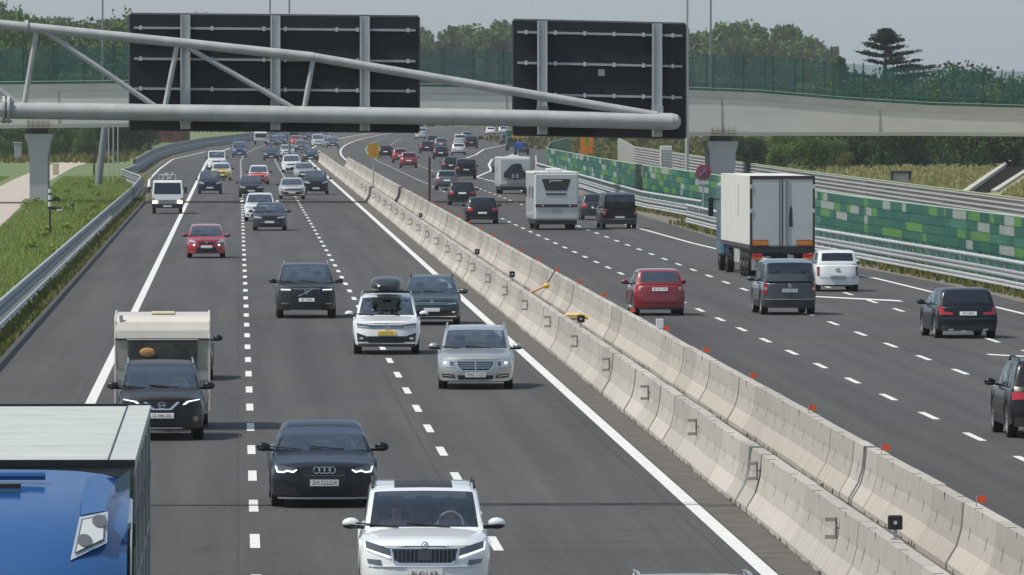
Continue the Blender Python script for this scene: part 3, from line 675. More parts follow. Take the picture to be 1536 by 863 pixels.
# white tower cabinet on the back wall
X = P(999,238,705).x; t = empty('white_cabinet', (X,705,0), 'white slatted equipment cabinet beyond the green wall left of the lamp post', 'cabinet')
b = MB(); b.bbox(-.46,.46,-.3,.3,.5,3.2,.03,mat('cabinet_white',(.55,.57,.56),.6)); b.build('cabinet_body', t)
b = MB()
for i in range(9): b.box(-.4,.4,-.32,-.302,1.0+i*.22,1.1+i*.22,LOUV[0])
b.build('slats', t)

# ================================================================== VEHICLES
def paint(name, c, metal=.15, rough=.32): return mat('paint_'+name, c, rough, metal, 1.0 if max(c) > .1 else .22, spec=.5 if max(c) > .1 else .28)
DARKT = mat('dark_trim', (.02,.02,.021), .55)
def lerp(a, b, t): return a+(b-a)*t

def car(name, label, cat, x, y, away=False, L=4.4, W=1.8, H=1.5, belt=.95, hood=.84, nose=.72, cowl=1.15, wslen=.8, rlen=.5, tail=.10, col=None,
        trim=True, near=1, roofcol=None, front='std', rear='std', rails=False, glass=None, ride=.2, pano=False, plate=None, yaw=0, group=None, sedan=False, lit=True, clear=False, van=False, wr=.74):
    hw = W/2; y0 = -L/2; yc = y0+cowl; r1 = yc+wslen; r2 = L/2-rlen; ys_ = L/2-tail
    if sedan: r2 = .75; ys_ = L/2-.62
    wr = hw*wr if not van else hw*.86
    tr = .335 if H < 1.6 else .36
    fa, ra = y0+.88, L/2-.82
    gpt = G(x, y); off = (L/2-.88) if not away else (L/2-.82)
    C_ = (gpt.x*(1), gpt.y+off-.05, 0.0)
    t = empty(name, C_, label, cat, group, rz=(math.pi if away else 0)+rad(yaw))
    col = col or paint('grey', (.2,.2,.2)); gl = glass or GLASS
    ztab = [(y0,nose),(y0+.05,nose+.05),(y0+.16,lerp(nose,hood,.72)),(y0+.42,hood),(yc-.05,belt-.01),(yc,belt),(ys_,belt+.05)]
    ztab += [(L/2-.10, belt+.02),(L/2-.02,belt-.03),(L/2,belt-.08)] if not sedan else [(L/2-.3,belt+.04),(L/2-.06,belt+.0),(L/2,belt-.08)]
    ztab = sorted(set(ztab)); 
    def zt(Y): return interp(ztab, Y)
    def zb(Y):
        z = ride+.03+ (max(0,(y0+.5-Y))*.06) + max(0,(Y-(L/2-.5)))*.12
        for a in (fa, ra):
            R_ = tr+.055; d = abs(Y-a)
            if d < R_: z = max(z, tr*.98+math.sqrt(R_*R_-d*d)-.0)
        return z
    def D(p):
        X, Y, Z = p; u = abs(X)/hw
        tf = min(1, max(0, (y0+1.0-Y)/1.0)); tb = min(1, max(0, (Y-(L/2-.7))/.7))
        Y2 = Y + tf*(.05*u**2+.30*u**5) - tb*(.03*u**2+.15*u**5)
        if Z > .5: Y2 += tf*tf*(Z-.5)*.22
        if Z > .62 and not van: Y2 -= tb*tb*(Z-.62)*(.28 if not sedan else .1)
        k = 1-.05*tf*tf-.04*tb*tb
        return (X*k, Y2, Z)
    # ---- lower body
    st = set()
    N = 34 if near else 16
    for i in range(N+1): st.add(round(y0+L*i/N, 3))
    for a in (fa, ra):
        R_ = tr+.055
        for q_ in range(-6, 7) if near else (-6,-3,0,3,6): st.add(round(a+R_*math.sin(q_*math.pi/12), 3))
    for v in (y0+.05, y0+.16, yc, L/2-.1, L/2-.02): st.add(round(v,3))
    st = sorted(st)
    def sec(Y):
        b_, T = zb(Y), zt(Y); h = T-b_; cr = .045 if Y < yc or sedan and Y > ys_ else .01
        k = min(1, h/.35)
        s = [(0,b_),(.55,b_),(.90,b_),(.965,b_+.03*k),(.99,b_+.28*h),(1.0,b_+.5*h),(.995,b_+.70*h),(.965,T-.10*k),(.935,T-.035*k),(.88,T-.0),(.6,T+cr*.6),(.3,T+cr*.9),(0,T+cr)]
        return [(p*hw, z) for p, z in s]
    rings = []
    for Y in st:
        s = sec(Y); full = [(-X, z) for X, z in s[::-1][:-1]]+[(X, z) for X, z in s]
        # order: top centre -> left -> bottom -> right -> top
        ring = [(-X, z) for X, z in s[::-1]]+[(X, z) for X, z in s[1:]]
        rings.append([D((X, Y, z)) for X, z in ring])
    b = MB(); ci = b.mi(col); nv = len(rings[0])
    b.v = [p for r in rings for p in r]
    di = b.mi(DARKT) ; ii = b.mi(INTER)
    for i in range(len(st)-1):
        ym = (st[i]+st[i+1])/2
        for j in range(nv-1):
            b.f.append((i*nv+j, (i+1)*nv+j, (i+1)*nv+j+1, i*nv+j+1))
            a, c = rings[i][j], rings[i][j+1]; zm = (a[2]+c[2])/2; xm = abs(a[0]+c[0])/2
            if j in (9,10,11,12,13,14): m = di
            elif (yc+.12 < ym < ys_-.05) and (j < 3 or j > nv-5) : m = ii
            elif trim and H > 1.55 and j in (8, 15): m = di
            else: m = ci
            b.m.append(m)
    for e, Y in ((0, st[0]), (1, st[-1])):          # end caps with their own curvature
        s = sec(Y)[2:10]; rows = []
        for X, z in s: rows.append([D((X*f, Y, z)) for f in [q_/6-1 for q_ in range(13)]])
        T = s[-1][1]; X = s[-1][0]
        rows.append([D((X*f, Y, T+.04*(1-f*f))) for f in [q_/6-1 for q_ in range(13)]])
        b.grid(rows if e else [r[::-1] for r in rows], col)
    b.build('body', t, smooth=38, weld=True)
    # ---- glasshouse
    gt = [(yc,belt),(yc+wslen*.5,lerp(belt,H,.56)),(r1-.12,H-.125),(r1,H-.075),(r1+.25,H-.028),((r1+r2)/2,H-.0),(r2-.2,H-.02),(r2,H-.06)]
    if sedan: gt += [(lerp(r2,ys_,.55),lerp(H,belt,.48)),(ys_,belt+.05)]
    elif van: gt += [(L/2-.07,H-.10),(L/2-.02,H-.3),(L/2-.0,belt+.04)]; ys_ = L/2
    else: gt += [(r2+(ys_-r2)*.18,H-.10),(r2+(ys_-r2)*.55,lerp(H,belt,.45)),(ys_,belt+.03)]
    def gz(Y): return max(zt(Y) if Y < ys_ else belt, interp(gt, Y))
    wsr = (yc+.05, r1-.05); rwr = (r2+.06, ys_-.05) if not van else (L/2-.065, L/2-.012)
    sw = [(yc+.35, lerp(r1,r2,.33)), (lerp(r1,r2,.33)+.08, lerp(r1,r2,.78))]
    sw.append((lerp(r1,r2,.78)+.08, (ys_-.35 if not sedan else r2+.3)))
    gs = set(round(yc+(ys_-yc)*i/(26 if near else 12),3) for i in range((26 if near else 12)+1))
    for a, c in [wsr, rwr]+sw: gs.add(round(a,3)); gs.add(round(c,3))
    for v, _ in gt: gs.add(round(min(ys_,max(yc,v)),3))
    gs = sorted(gs)
    cat_m = {}
    def gsec(Y):
        zb_ = zt(min(Y, L/2-.1))-.0 if Y < L/2-.1 else belt+.02; T = gz(Y); wb = hw*.90; h = max(.0, T-zb_); k = min(1, h/.35)
        def wz(z): return lerp(wb, wr, min(1,max(0,(z-belt)/(H-belt)))**1.15)
        zc = T-.085*k
        return [(wb, zb_-.01),(wz(lerp(zb_,zc,.06)), lerp(zb_,zc,.06)),(wz(lerp(zb_,zc,.5)), lerp(zb_,zc,.5)),(wz(zc), zc),(wz(T)-.015, T-.03*k),(wz(T)-.065, T-.004),(wz(T)*.83, T+.005*k),(wz(T)*.55, T+.012*k),(0, T+.018*k)]
    secs = [gsec(Y) for Y in gs]
    body, ws, rw, swm = MB(), MB(), MB(), MB()
    rc = roofcol or col
    for i in range(len(gs)-1):
        ym = (gs[i]+gs[i+1])/2
        for j in range(8):
            for sg in (1, -1):
                q_ = [secs[i][j], secs[i][j+1], secs[i+1][j+1], secs[i+1][j]]; Ys = [gs[i], gs[i], gs[i+1], gs[i+1]]
                pts = [D((sg*X, Yv, z)) for (X, z), Yv in zip(q_, Ys)]
                if abs(q_[0][1]-q_[1][1])+abs(q_[2][1]-q_[3][1])+abs(q_[0][0]-q_[1][0]) < 1e-5: continue
                if sg < 0: pts = pts[::-1]
                tgt, m = body, (rc if j >= 4 else col)
                if wsr[0] <= ym <= wsr[1] and j >= 5: tgt, m = ws, (GLASSC if clear else gl)
                elif rwr[0] <= ym <= rwr[1] and j >= (5 if van else 6): tgt, m = rw, (gl if not away or clear else GLASSD if not clear else gl)
                elif j in (1, 2) and any(a <= ym <= c for a, c in sw) : tgt, m = swm, (gl if ym < sw[0][1] else GLASSD)
                elif j in (1,2) and sw[0][0] < ym < sw[2][1]: m = BLACKM
                elif pano and j >= 7 and r1+.1 < ym < r2-.3: m = BLACKM
                tgt.face(pts[::-1], m)
    body.build('cabin_shell', t, smooth=35, weld=True)
    ws.build('windscreen', t, smooth=60, weld=True)
    rw.build('rear_window', t, smooth=60, weld=True)
    if near: swm.build('side_windows', t, smooth=60, weld=True)
    else: swm.build('side_windows', t)
    # ---- wheels
    for sx in (-1, 1):
        for a in (fa, ra):
            b = MB(); xo = sx*(hw-.03); xi = sx*(hw-.24)
            prof = [(xi,tr*.7),(xi,tr*.96),(xi+sx*.02,tr),(xo-sx*.02,tr),(xo,tr*.95),(xo,tr*.68)]
            b.grid([[(X, r_*math.cos(q_*math.pi/(10 if near else 6)), r_*math.sin(q_*math.pi/(10 if near else 6))) for q_ in range(20 if near else 12)] for X, r_ in prof], TYRE, True)
            b.tube((xi,0,0),(xi+sx*.02,0,0),tr*.7,BLACKM,n=12)
            w = b.build('wheel', t, smooth=40); w.location = (0, a, tr)
            if near:
                b = MB(); b.tube((xo-sx*.08,0,0),(xo-sx*.075,0,0),tr*.68,BLACKM,n=16)
                for q_ in range(5):
                    an = q_*2*math.pi/5; d1 = (math.cos(an), math.sin(an)); pdx = (-d1[1]*.045, d1[0]*.045)
                    b.raw([(xo-sx*.02, d1[0]*.05+pdx[0], d1[1]*.05+pdx[1]),(xo-sx*.02, d1[0]*.05-pdx[0], d1[1]*.05-pdx[1]),(xo-sx*.01, d1[0]*tr*.66-pdx[0], d1[1]*tr*.66-pdx[1]),(xo-sx*.01, d1[0]*tr*.66+pdx[0], d1[1]*tr*.66+pdx[1])], [(0,1,2,3)], RIM)
                b.grid([[(X, r_*math.cos(q_*math.pi/10), r_*math.sin(q_*math.pi/10)) for q_ in range(20)] for X, r_ in ((xo-sx*.05,tr*.62),(xo-sx*.005,tr*.64),(xo,tr*.68))], RIM, True)
                b.build('rim', w)
    # ---- patches on nose and tail
    def patch(mb, poly, m, out=.012, depth=.05, end='f', cols=None):
        poly = [(round(p*hw,4), z) for p, z in poly]
        xs_ = sorted(set([round(p[0],4) for p in poly])); x0_, x1_ = xs_[0], xs_[-1]
        n_ = max(2, int((x1_-x0_)/(.07 if near else .25))+1)
        xs_ = sorted(set(xs_+[round(x0_+(x1_-x0_)*i/n_,4) for i in range(n_+1)]))
        base = y0-out if end == 'f' else L/2+out; inn = y0+depth if end == 'f' else L/2-depth
        lo, hi = [], []
        for X in xs_:
            zz = []
            for (a, za), (c, zc_) in zip(poly, poly[1:]+poly[:1]):
                if abs(a-c) < 1e-6:
                    if abs(X-a) < 1e-4: zz += [za, zc_]
                elif min(a,c)-1e-4 <= X <= max(a,c)+1e-4: zz.append(za+(zc_-za)*(X-a)/(c-a))
            lo.append(min(zz)); hi.append(max(zz))
        fr = [[D((X, base, z)) for X, z in zip(xs_, lo)], [D((X, base, lerp(l_,h_,.5))) for X, l_, h_ in zip(xs_, lo, hi)], [D((X, base, z)) for X, z in zip(xs_, hi)]]
        bk = [[D((X, inn, z)) for X, z in zip(xs_, lo)], [D((X, inn, z)) for X, z in zip(xs_, hi)]]
        if end == 'f':
            mb.grid(fr, m)
        else: mb.grid([r[::-1] for r in fr], m)
        mb.grid([bk[0], fr[0]], m); mb.grid([fr[2], bk[1]], m)
        mb.grid([[bk[0][0], fr[0][0]], [bk[1][0], fr[2][0]]], m); mb.grid([[fr[0][-1], bk[0][-1]], [fr[2][-1], bk[1][-1]]], m)
    def both(nm, poly, m, end='f', extra=None, **kw):
        for sg in (-1, 1):
            mb = MB(); patch(mb, [(sg*p, z) for p, z in poly], m, end=end, **kw)
            o = mb.build(nm, t, smooth=40)
            if extra:
                for e in extra:
                    en, epoly, em = e[:3]; eo = e[3] if len(e) > 3 else .02
                    mb = MB(); patch(mb, [(sg*p, z) for p, z in epoly], em, end=end, out=eo, depth=0.0); mb.build(en, o)
    def one(nm, poly, m, end='f', parent=None, **kw):
        mb = MB(); patch(mb, poly, m, end=end, **kw); return mb.build(nm, parent or t, smooth=40)
    hz = hood-nose
    if near: one('bonnet_seam', [(-.80,nose+.045),(.80,nose+.045),(.80,nose+.055),(-.80,nose+.055)], DARKT, out=.002, depth=.0)
    spec = FRONTS.get(front) or REARS.get(rear)
    f = FRONTS[front](dict(nose=nose, hood=hood, ride=ride, belt=belt, H=H, lit=lit, near=near))
    for it in f:
        kind, nm, poly, m = it[:4]; kw = it[4] if len(it) > 4 else {}
        (both if kind == 'b' else one)(nm, poly, m, **kw)
    r_ = REARS[rear](dict(belt=belt, H=H, ride=ride, near=near, van=van))
    if away or near:
        for it in r_:
            kind, nm, poly, m = it[:4]; kw = dict(it[4]) if len(it) > 4 else {}
            kw['end'] = 'r'; (both if kind == 'b' else one)(nm, poly, m, **kw)
    # plates
    pf = plate or {}
    pz = pf.get('z', .46 if not away else belt-.22); pm = pf.get('m', PLATE); txt = pf.get('t'); pw = .26/hw
    end = 'r' if away else 'f'
    mb = MB(); patch(mb, [(-pw,pz-.055),(pw,pz-.055),(pw,pz+.055),(-pw,pz+.055)], pm, out=.035, depth=0, end=end); po = mb.build('number_plate', t)
    if txt:
        mb = MB(); sgn = -1 if not away else 1
        text_into(mb, txt, .105, (0, 0, pz), INK, facing=sgn)
        yb = D((.15, y0-.040, pz))[1] if not away else D((.15, L/2+.040, pz))[1]
        mb.v = [(v[0]*.92, (y0-.040 if not away else L/2+.040)+0, v[2]) for v in mb.v]; mb.v = [D(v) for v in mb.v]
        mb.build('lettering', po)
    # mirrors
    for sx in (-1, 1):
        b = MB(); mx = sx*(hw+.10); my = yc+.42; mz = belt+.08
        b.ball((mx, my, mz), .125, .085, .078, col if near else DARKT, n=12, k=8); o = b.build('mirror', t, smooth=60)
        b = MB(); b.tube((sx*(hw*.9), my+.03, belt+.02), (mx, my+.02, mz-.05), .028, DARKT, n=6); b.ball((mx, my, mz-.03), .118, .088, .055, DARKT, n=12, k=8)
        if near: b.build('mirror_foot', o, smooth=60)
    if rails:
        for sx in (-1, 1):
            b = MB(); b.path([(sx*(wr-.02), r1+.18, H-.05),(sx*(wr-.03), r1+.28, H+.035),(sx*(wr-.03), (r1+r2)/2, H+.055),(sx*(wr-.03), r2-.15, H+.025),(sx*(wr-.02), r2-.05, H-.06)], .02, CHROME if rails == 2 else DARKT, n=6); b.build('roof_rail', t)
    if near:
        # interior: dash, seats, wheel
        b = MB(); b.bbox(-hw*.82, hw*.82, yc+.22, yc+.62, belt-.02, belt+.055, .03, INTER); b.build('dashboard', t)
        for sx in (-1, 1):
            b = MB(); b.bbox(sx*.38-.24, sx*.38+.24, r1+.35, r1+.47, belt-.02, belt+.16, .05, SEAT); b.bbox(sx*.38-.13, sx*.38+.13, r1+.38, r1+.47, belt+.18, belt+.34, .04, SEAT); b.tube((sx*.38,r1+.43,belt+.1),(sx*.38,r1+.43,belt+.25),.02,BLACKM,n=6); b.build('seat', t)
        b = MB(); b.bbox(-hw*.75, hw*.75, r1+1.15, r1+1.27, belt-.02, belt+.13, .05, SEAT); b.build('rear_seat', t)
        b = MB(); cx, cy, cz = .38, yc+.72, belt+.05
        if clear: SEATX = mat('beige_interior', (.28,.24,.20), .9); bb = MB(); bb.box(-hw*.8,hw*.8,r1+1.3,r1+1.34,belt-.02,H-.25,SEATX); bb.build('rear_bench', t)
        pts = [(cx+.18*math.cos(q_*math.pi/8), cy+.06*math.sin(q_*math.pi/8), cz+.17*math.sin(q_*math.pi/8)) for q_ in range(17)]
        b.path(pts, .016, mat('wheel_grey',(.25,.25,.26),.5), n=6); b.build('steering_wheel', t)
        b = MB(); b.bbox(-.12,.12,lerp(yc,r1,.82),lerp(yc,r1,.82)+.03,H-.21,H-.14,.012,BLACKM); b.build('rear_view_mirror', t)
        # wipers
        b = MB()
        for xx in (-.55, .1): b.tube((xx*hw*1.2+.25, yc+.03, belt+.045), (xx*hw*1.2-.35, yc+.10, belt+.095), .012, BLACKM, n=5)
        b.build('wipers', t)
    t['_'] = 0; del t['_']
    t_info = dict(t=t, hw=hw, y0=y0, L=L, H=H, belt=belt, yc=yc, r1=r1, r2=r2, wr=wr, D=D, patch=patch)
    return t_info
def emblem(ci, kind, z, r=.06, end='f', m=None):
    t = ci['t']; m = m or CHROME; b = MB(); yy = (ci['y0']-.03) if end == 'f' else ci['L']/2+.03; yy = ci['D']((0, yy, z))[1]
    def ring(cx, cz, R_, rr=.009): b.path([(cx+R_*math.cos(q_*math.pi/8), yy, cz+R_*math.sin(q_*math.pi/8)) for q_ in range(17)], rr, m, n=5)
    if kind == 'rings':
        for i in range(4): ring(-.135+i*.09, z, .055)
    elif kind == 'star':
        ring(0, z, r)
        for i in range(3): an = math.pi/2+i*2*math.pi/3; b.tube((0,yy,z),(r*math.cos(an),yy,z+r*math.sin(an)),.008,m,n=5)
    elif kind == 'vw':
        ring(0, z, r)
        b.path([(-r*.75,yy,z+r*.55),(-r*.25,yy,z-r*.1),(0,yy,z+r*.3),(r*.25,yy,z-r*.1),(r*.75,yy,z+r*.55)], .006, m, n=4); b.path([(-r*.8,yy,z+.0),(-r*.35,yy,z-r*.8),(0,yy,z-r*.2),(r*.35,yy,z-r*.8),(r*.8,yy,z)], .006, m, n=4)
    elif kind == 'ringbar':
        ring(0, z, r); b.box(-r*1.3, r*1.3, yy-.01, yy+.01, z-.015, z+.015, m)
    elif kind == 'slash':
        ring(0, z, r); b.tube((-.26,yy,z-.13),(.26,yy,z+.13),.012,m,n=5)
    elif kind == 'arrow':
        ring(0, z, r); b.tube((-r*.6,yy,z-r*.4),(r*.6,yy,z+r*.5),.014,m,n=5)
    elif kind == 'oval':
        b.path([(r*1.3*math.cos(q_*math.pi/8), yy, z+r*.8*math.sin(q_*math.pi/8)) for q_ in range(17)], .012, m, n=5); b.box(-r,r,yy-.008,yy+.008,z,z+.012,m)
    elif kind == 'lion': b.box(-r*.5,r*.5,yy-.01,yy+.01,z-r,z+r,m); b.box(-r,r,yy-.01,yy+.01,z+r*.2,z+r*.5,m)
    b.build('emblem', t)

GRL_ = mat('grille_black', (.010,.010,.012), .4)
def f_std(c):
    n, h, r = c['nose'], c['hood'], c['ride']
    L_ = [('b','headlight',[(.52,n-.10),(.93,n-.02),(.95,n+.03),(.90,h-.03),(.60,n+.01),(.50,n-.03)], LAMP, dict(out=.008)),
          ('o','grille',[(-.44,n-.11),(.44,n-.11),(.46,n-.01),(-.46,n-.01)], GRL_, {}),
          ('o','lower_intake',[(-.62,r+.08),(.62,r+.08),(.56,r+.24),(-.56,r+.24)], GRL_, {}),
          ('o','lower_lip',[(-.9,r+.03),(.9,r+.03),(.9,r+.065),(-.9,r+.065)], DARKT, dict(out=.02))]
    if c['near']: L_ += [('b','fog_light',[(.70,r+.14),(.88,r+.15),(.88,r+.25),(.72,r+.24)], LAMPD, {})]
    return L_
def f_kod(c):
    n, h, r = c['nose'], c['hood'], c['ride']
    L_ = [('b','headlight',[(.545,n-.10),(.94,n-.00),(.955,n+.055),(.93,n+.115),(.56,n+.02)], LAMPD, dict(out=.01, extra=[('daylight_strip',[(.55,n-.115),(.95,n-.005),(.965,n+.10),(.945,n+.10),(.935,n+.015),(.55,n-.088)],DRL)])),
          ('o','grille_frame',[(-.50,n-.16),(-.42,n-.20),(.42,n-.20),(.50,n-.16),(.56,n+.035),(-.56,n+.035)], CHROME, dict(out=.01)),
          ('o','grille',[(-.47,n-.145),(-.40,n-.175),(.40,n-.175),(.47,n-.145),(.525,n+.012),(-.525,n+.012)], GRL_, dict(out=.02)),
          ('b','fog_light',[(.68,n-.22),(.90,n-.19),(.92,n-.13),(.70,n-.14)], LAMPD, {}),
          ('o','lower_intake',[(-.84,r+.06),(.84,r+.06),(.86,r+.15),(.5,r+.125),(-.5,r+.125),(-.86,r+.15)], GRL_, {}),
          ('o','bumper_shelf',[(-.9,n-.235),(.9,n-.235),(.9,n-.225),(-.9,n-.225)], paint('white',(.70,.72,.72)), dict(out=.02))]
    for i in range(16):
        x = -.49+i*.98/15
        L_.append(('o','grille_bar',[(x-.006,n-.165),(x+.006,n-.165),(x+.006,n+.008),(x-.006,n+.008)], mat('grille_grey',(.12,.13,.14),.35,.6), dict(out=.032)))
    L_.append(('o','sensor_panel',[(-.09,n-.145),(.09,n-.145),(.09,n-.01),(-.09,n-.01)], mat('sensor_grey',(.05,.05,.055),.4), dict(out=.036)))
    return L_
def f_audi(c):
    n, h, r = c['nose'], c['hood'], c['ride']
    return [('b','headlight',[(.52,n-.01),(.60,n-.055),(.93,n-.055),(.96,n+.05),(.93,n+.09),(.62,n+.035)], LAMPD, dict(out=.008, extra=[('daylight_strip',[(.53,n-.0),(.60,n-.05),(.72,n-.025),(.80,n-.055),(.92,n-.045),(.955,n+.06),(.925,n+.055),(.90,n-.02),(.80,n-.03),(.72,n+.0),(.62,n-.022),(.54,n+.012)],DRL)])),
            ('o','grille',[(-.33,n-.34),(.33,n-.34),(.42,n-.15),(.40,n+.02),(-.40,n+.02),(-.42,n-.15)], GRL_, {}),
            ('o','grille_rib',[(-.40,n-.10),(.40,n-.10),(.40,n-.09),(-.40,n-.09)], mat('grille_grey',(.12,.13,.14),.35,.6), dict(out=.02)),
            ('b','lower_intake',[(.48,r+.07),(.90,r+.09),(.90,r+.27),(.56,r+.22)], GRL_, {}),
            ('o','lower_lip',[(-.9,r+.02),(.9,r+.02),(.9,r+.05),(-.9,r+.05)], mat('lip_silver',(.35,.35,.36),.35,.7), dict(out=.02))]
def f_merc(c):
    n, h, r = c['nose'], c['hood'], c['ride']
    L_ = [('b','headlight',[(.57,n-.12),(.66,n-.14),(.90,n-.12),(.94,n+.02),(.74,n+.06),(.58,n+.03)], LAMP, dict(out=.01, extra=[('lamp_reflector',[(.80,n-.06),(.87,n-.055),(.87,n-.01),(.80,n-.0)],DRL,.015),('lamp_reflector',[(.60,n-.10),(.70,n-.11),(.70,n+.01),(.60,n+.0)],LAMPD,.015)])),
          ('o','grille_frame',[(-.40,n-.23),(.40,n-.23),(.52,n-.10),(.52,n+.04),(-.52,n+.04),(-.52,n-.10)], CHROME, dict(out=.008)),
          ('o','grille',[(-.37,n-.21),(.37,n-.21),(.485,n-.09),(.485,n+.02),(-.485,n+.02),(-.485,n-.09)], GRL_, dict(out=.018)),
          ('o','lower_intake',[(-.46,r+.07),(.46,r+.07),(.50,r+.20),(-.50,r+.20)], GRL_, {}),
          ('b','side_intake',[(.54,r+.13),(.90,r+.15),(.92,r+.24),(.60,r+.22)], GRL_, dict(extra=[('daylight_strip',[(.62,r+.17),(.88,r+.19),(.88,r+.205),(.62,r+.187)],LAMP)])),
          ('o','chrome_lip',[(-.88,r+.075),(.88,r+.075),(.88,r+.092),(-.88,r+.092)], CHROME, dict(out=.02))]
    for k_ in (-.16,-.11,-.06,-.01): L_.append(('o','grille_bar',[(-.46,n+k_),(.46,n+k_),(.46,n+k_+.014),(-.46,n+k_+.014)], CHROME, dict(out=.026)))
    L_.append(('o','grille_bar',[(-.012,n-.205),(.012,n-.205),(.012,n+.015),(-.012,n+.015)], CHROME, dict(out=.028)))
    return L_
def f_vw(c):
    n, h, r = c['nose'], c['hood'], c['ride']
    return [('b','headlight',[(.50,n-.09),(.90,n-.07),(.93,n+.05),(.52,n+.0)], LAMPD, dict(out=.01, extra=[('daylight_strip',[(.54,n-.075),(.88,n-.06),(.88,n-.03),(.54,n-.05)],LAMP)])),
            ('o','grille',[(-.50,n-.09),(.50,n-.09),(.52,n+.0),(-.52,n+.0)], GRL_, {}),
            ('o','grille_bar',[(-.50,n-.07),(.50,n-.07),(.50,n-.055),(-.50,n-.055)], CHROME, dict(out=.025)), ('o','grille_bar',[(-.50,n-.025),(.50,n-.025),(.50,n-.012),(-.50,n-.012)], CHROME, dict(out=.025)),
            ('o','lower_intake',[(-.56,r+.13),(.56,r+.13),(.62,r+.31),(-.62,r+.31)], GRL_, {}),
            ('b','side_intake',[(.56,r+.16),(.90,r+.16),(.92,r+.40),(.64,r+.32)], GRL_, dict(extra=[('fog_light',[(.72,r+.22),(.84,r+.22),(.84,r+.28),(.72,r+.28)],LAMP)])),
            ('o','chrome_lip',[(-.88,r+.10),(.88,r+.10),(.88,r+.125),(-.88,r+.125)], CHROME, dict(out=.02)), ('o','lower_lip',[(-.9,r+.02),(.9,r+.02),(.9,r+.09),(-.9,r+.09)], DARKT, dict(out=.015))]
def f_volvo(c):
    n, h, r = c['nose'], c['hood'], c['ride']
    return [('b','headlight',[(.52,n-.06),(.90,n-.06),(.93,n+.05),(.54,n+.025)], LAMPD, dict(out=.01, extra=[('daylight_strip',[(.55,n-.01),(.88,n-.008),(.88,n+.02),(.55,n+.012)],DRL)])),
            ('o','grille',[(-.46,n-.19),(.46,n-.19),(.48,n+.02),(-.48,n+.02)], mat('grille_mid',(.03,.03,.033),.35,.4), {}),
            ('o','grille_frame',[(-.48,n+.02),(.48,n+.02),(.48,n+.035),(-.48,n+.035)], CHROME, dict(out=.02)),
            ('b','side_intake',[(.58,r+.18),(.90,r+.16),(.92,r+.30),(.60,r+.29)], GRL_, dict(extra=[('fog_light',[(.62,r+.25),(.88,r+.25),(.88,r+.265),(.62,r+.265)],LAMP)])),
            ('o','lower_intake',[(-.52,r+.10),(.52,r+.10),(.52,r+.27),(-.52,r+.27)], GRL_, {}),
            ('o','skid_plate',[(-.5,r+.02),(.5,r+.02),(.56,r+.06),(-.56,r+.06)], mat('lip_silver',(.35,.35,.36),.35,.7), dict(out=.02))]
def f_nissan(c):
    n, h, r = c['nose'], c['hood'], c['ride']
    return [('b','headlight',[(.50,n-.05),(.92,n+.02),(.94,n+.085),(.56,n+.02)], LAMPD, dict(out=.01, extra=[('daylight_strip',[(.50,n-.06),(.58,n-.05),(.66,n-.0),(.92,n+.04),(.92,n+.055),(.62,n+.018)],DRL)])),
            ('o','grille',[(-.30,n-.17),(.30,n-.17),(.48,n+.0),(-.48,n+.0)], GRL_, {}),
            ('b','grille_chevron',[(.16,n-.16),(.24,n-.16),(.44,n+.0),(.36,n+.0)], CHROME, dict(out=.025)),
            ('o','grille_chevron',[(-.2,n-.165),(.2,n-.165),(.2,n-.135),(-.2,n-.135)], CHROME, dict(out=.026)),
            ('o','lower_intake',[(-.66,r+.13),(.66,r+.13),(.56,r+.30),(-.56,r+.30)], GRL_, {}), ('b','fog_light',[(.74,r+.20),(.88,r+.20),(.88,r+.31),(.76,r+.30)], LAMPD, {}),
            ('o','skid_plate',[(-.5,r+.05),(.5,r+.05),(.5,r+.075),(-.5,r+.075)], RIM, dict(out=.02))]
def f_renault(c):
    n, h, r = c['nose'], c['hood'], c['ride']
    return [('b','headlight',[(.55,n-.06),(.92,n-.0),(.94,n+.10),(.62,n+.04)], LAMP, dict(out=.01)),
            ('o','grille',[(-.44,n-.12),(.44,n-.12),(.40,n-.02),(-.40,n-.02)], GRL_, {}),
            ('o','lower_intake',[(-.60,r+.10),(.60,r+.10),(.50,r+.33),(-.50,r+.33)], GRL_, {}), ('b','fog_light',[(.62,n-.17),(.72,n-.17),(.72,n-.10),(.62,n-.10)], DRL if c['lit'] else LAMP, {})]
def f_kidney(c):
    n, h, r = c['nose'], c['hood'], c['ride']
    return [('b','headlight',[(.46,n-.07),(.90,n-.04),(.93,n+.06),(.50,n+.0)], LAMP, dict(out=.01)), ('b','grille_kidney',[(.04,n-.10),(.34,n-.10),(.38,n+.01),(.04,n+.01)], GRL_, {}),
            ('o','lower_intake',[(-.60,r+.08),(.60,r+.08),(.62,r+.26),(-.62,r+.26)], GRL_, {}), ('o','chrome_lip',[(-.6,r+.27),(.6,r+.27),(.6,r+.285),(-.6,r+.285)], RIM, {})]
FRONTS = dict(std=f_std, kod=f_kod, audi=f_audi, merc=f_merc, vw=f_vw, volvo=f_volvo, nissan=f_nissan, renault=f_renault, kidney=f_kidney)
def r_std(c):
    b, r = c['belt'], c['ride']
    return [('b','rear_light',[(.60,b-.20),(.955,b-.22),(.955,b-.06),(.64,b-.06)], REDL, dict(out=.01)), ('o','bumper_trim',[(-.9,r+.05),(.9,r+.05),(.9,r+.24),(-.9,r+.24)], DARKT, dict(out=.018)),
            ('o','tailgate_seam',[(-.82,r+.36),(.82,r+.36),(.82,r+.375),(-.82,r+.375)], DARKT, dict(out=.004))]
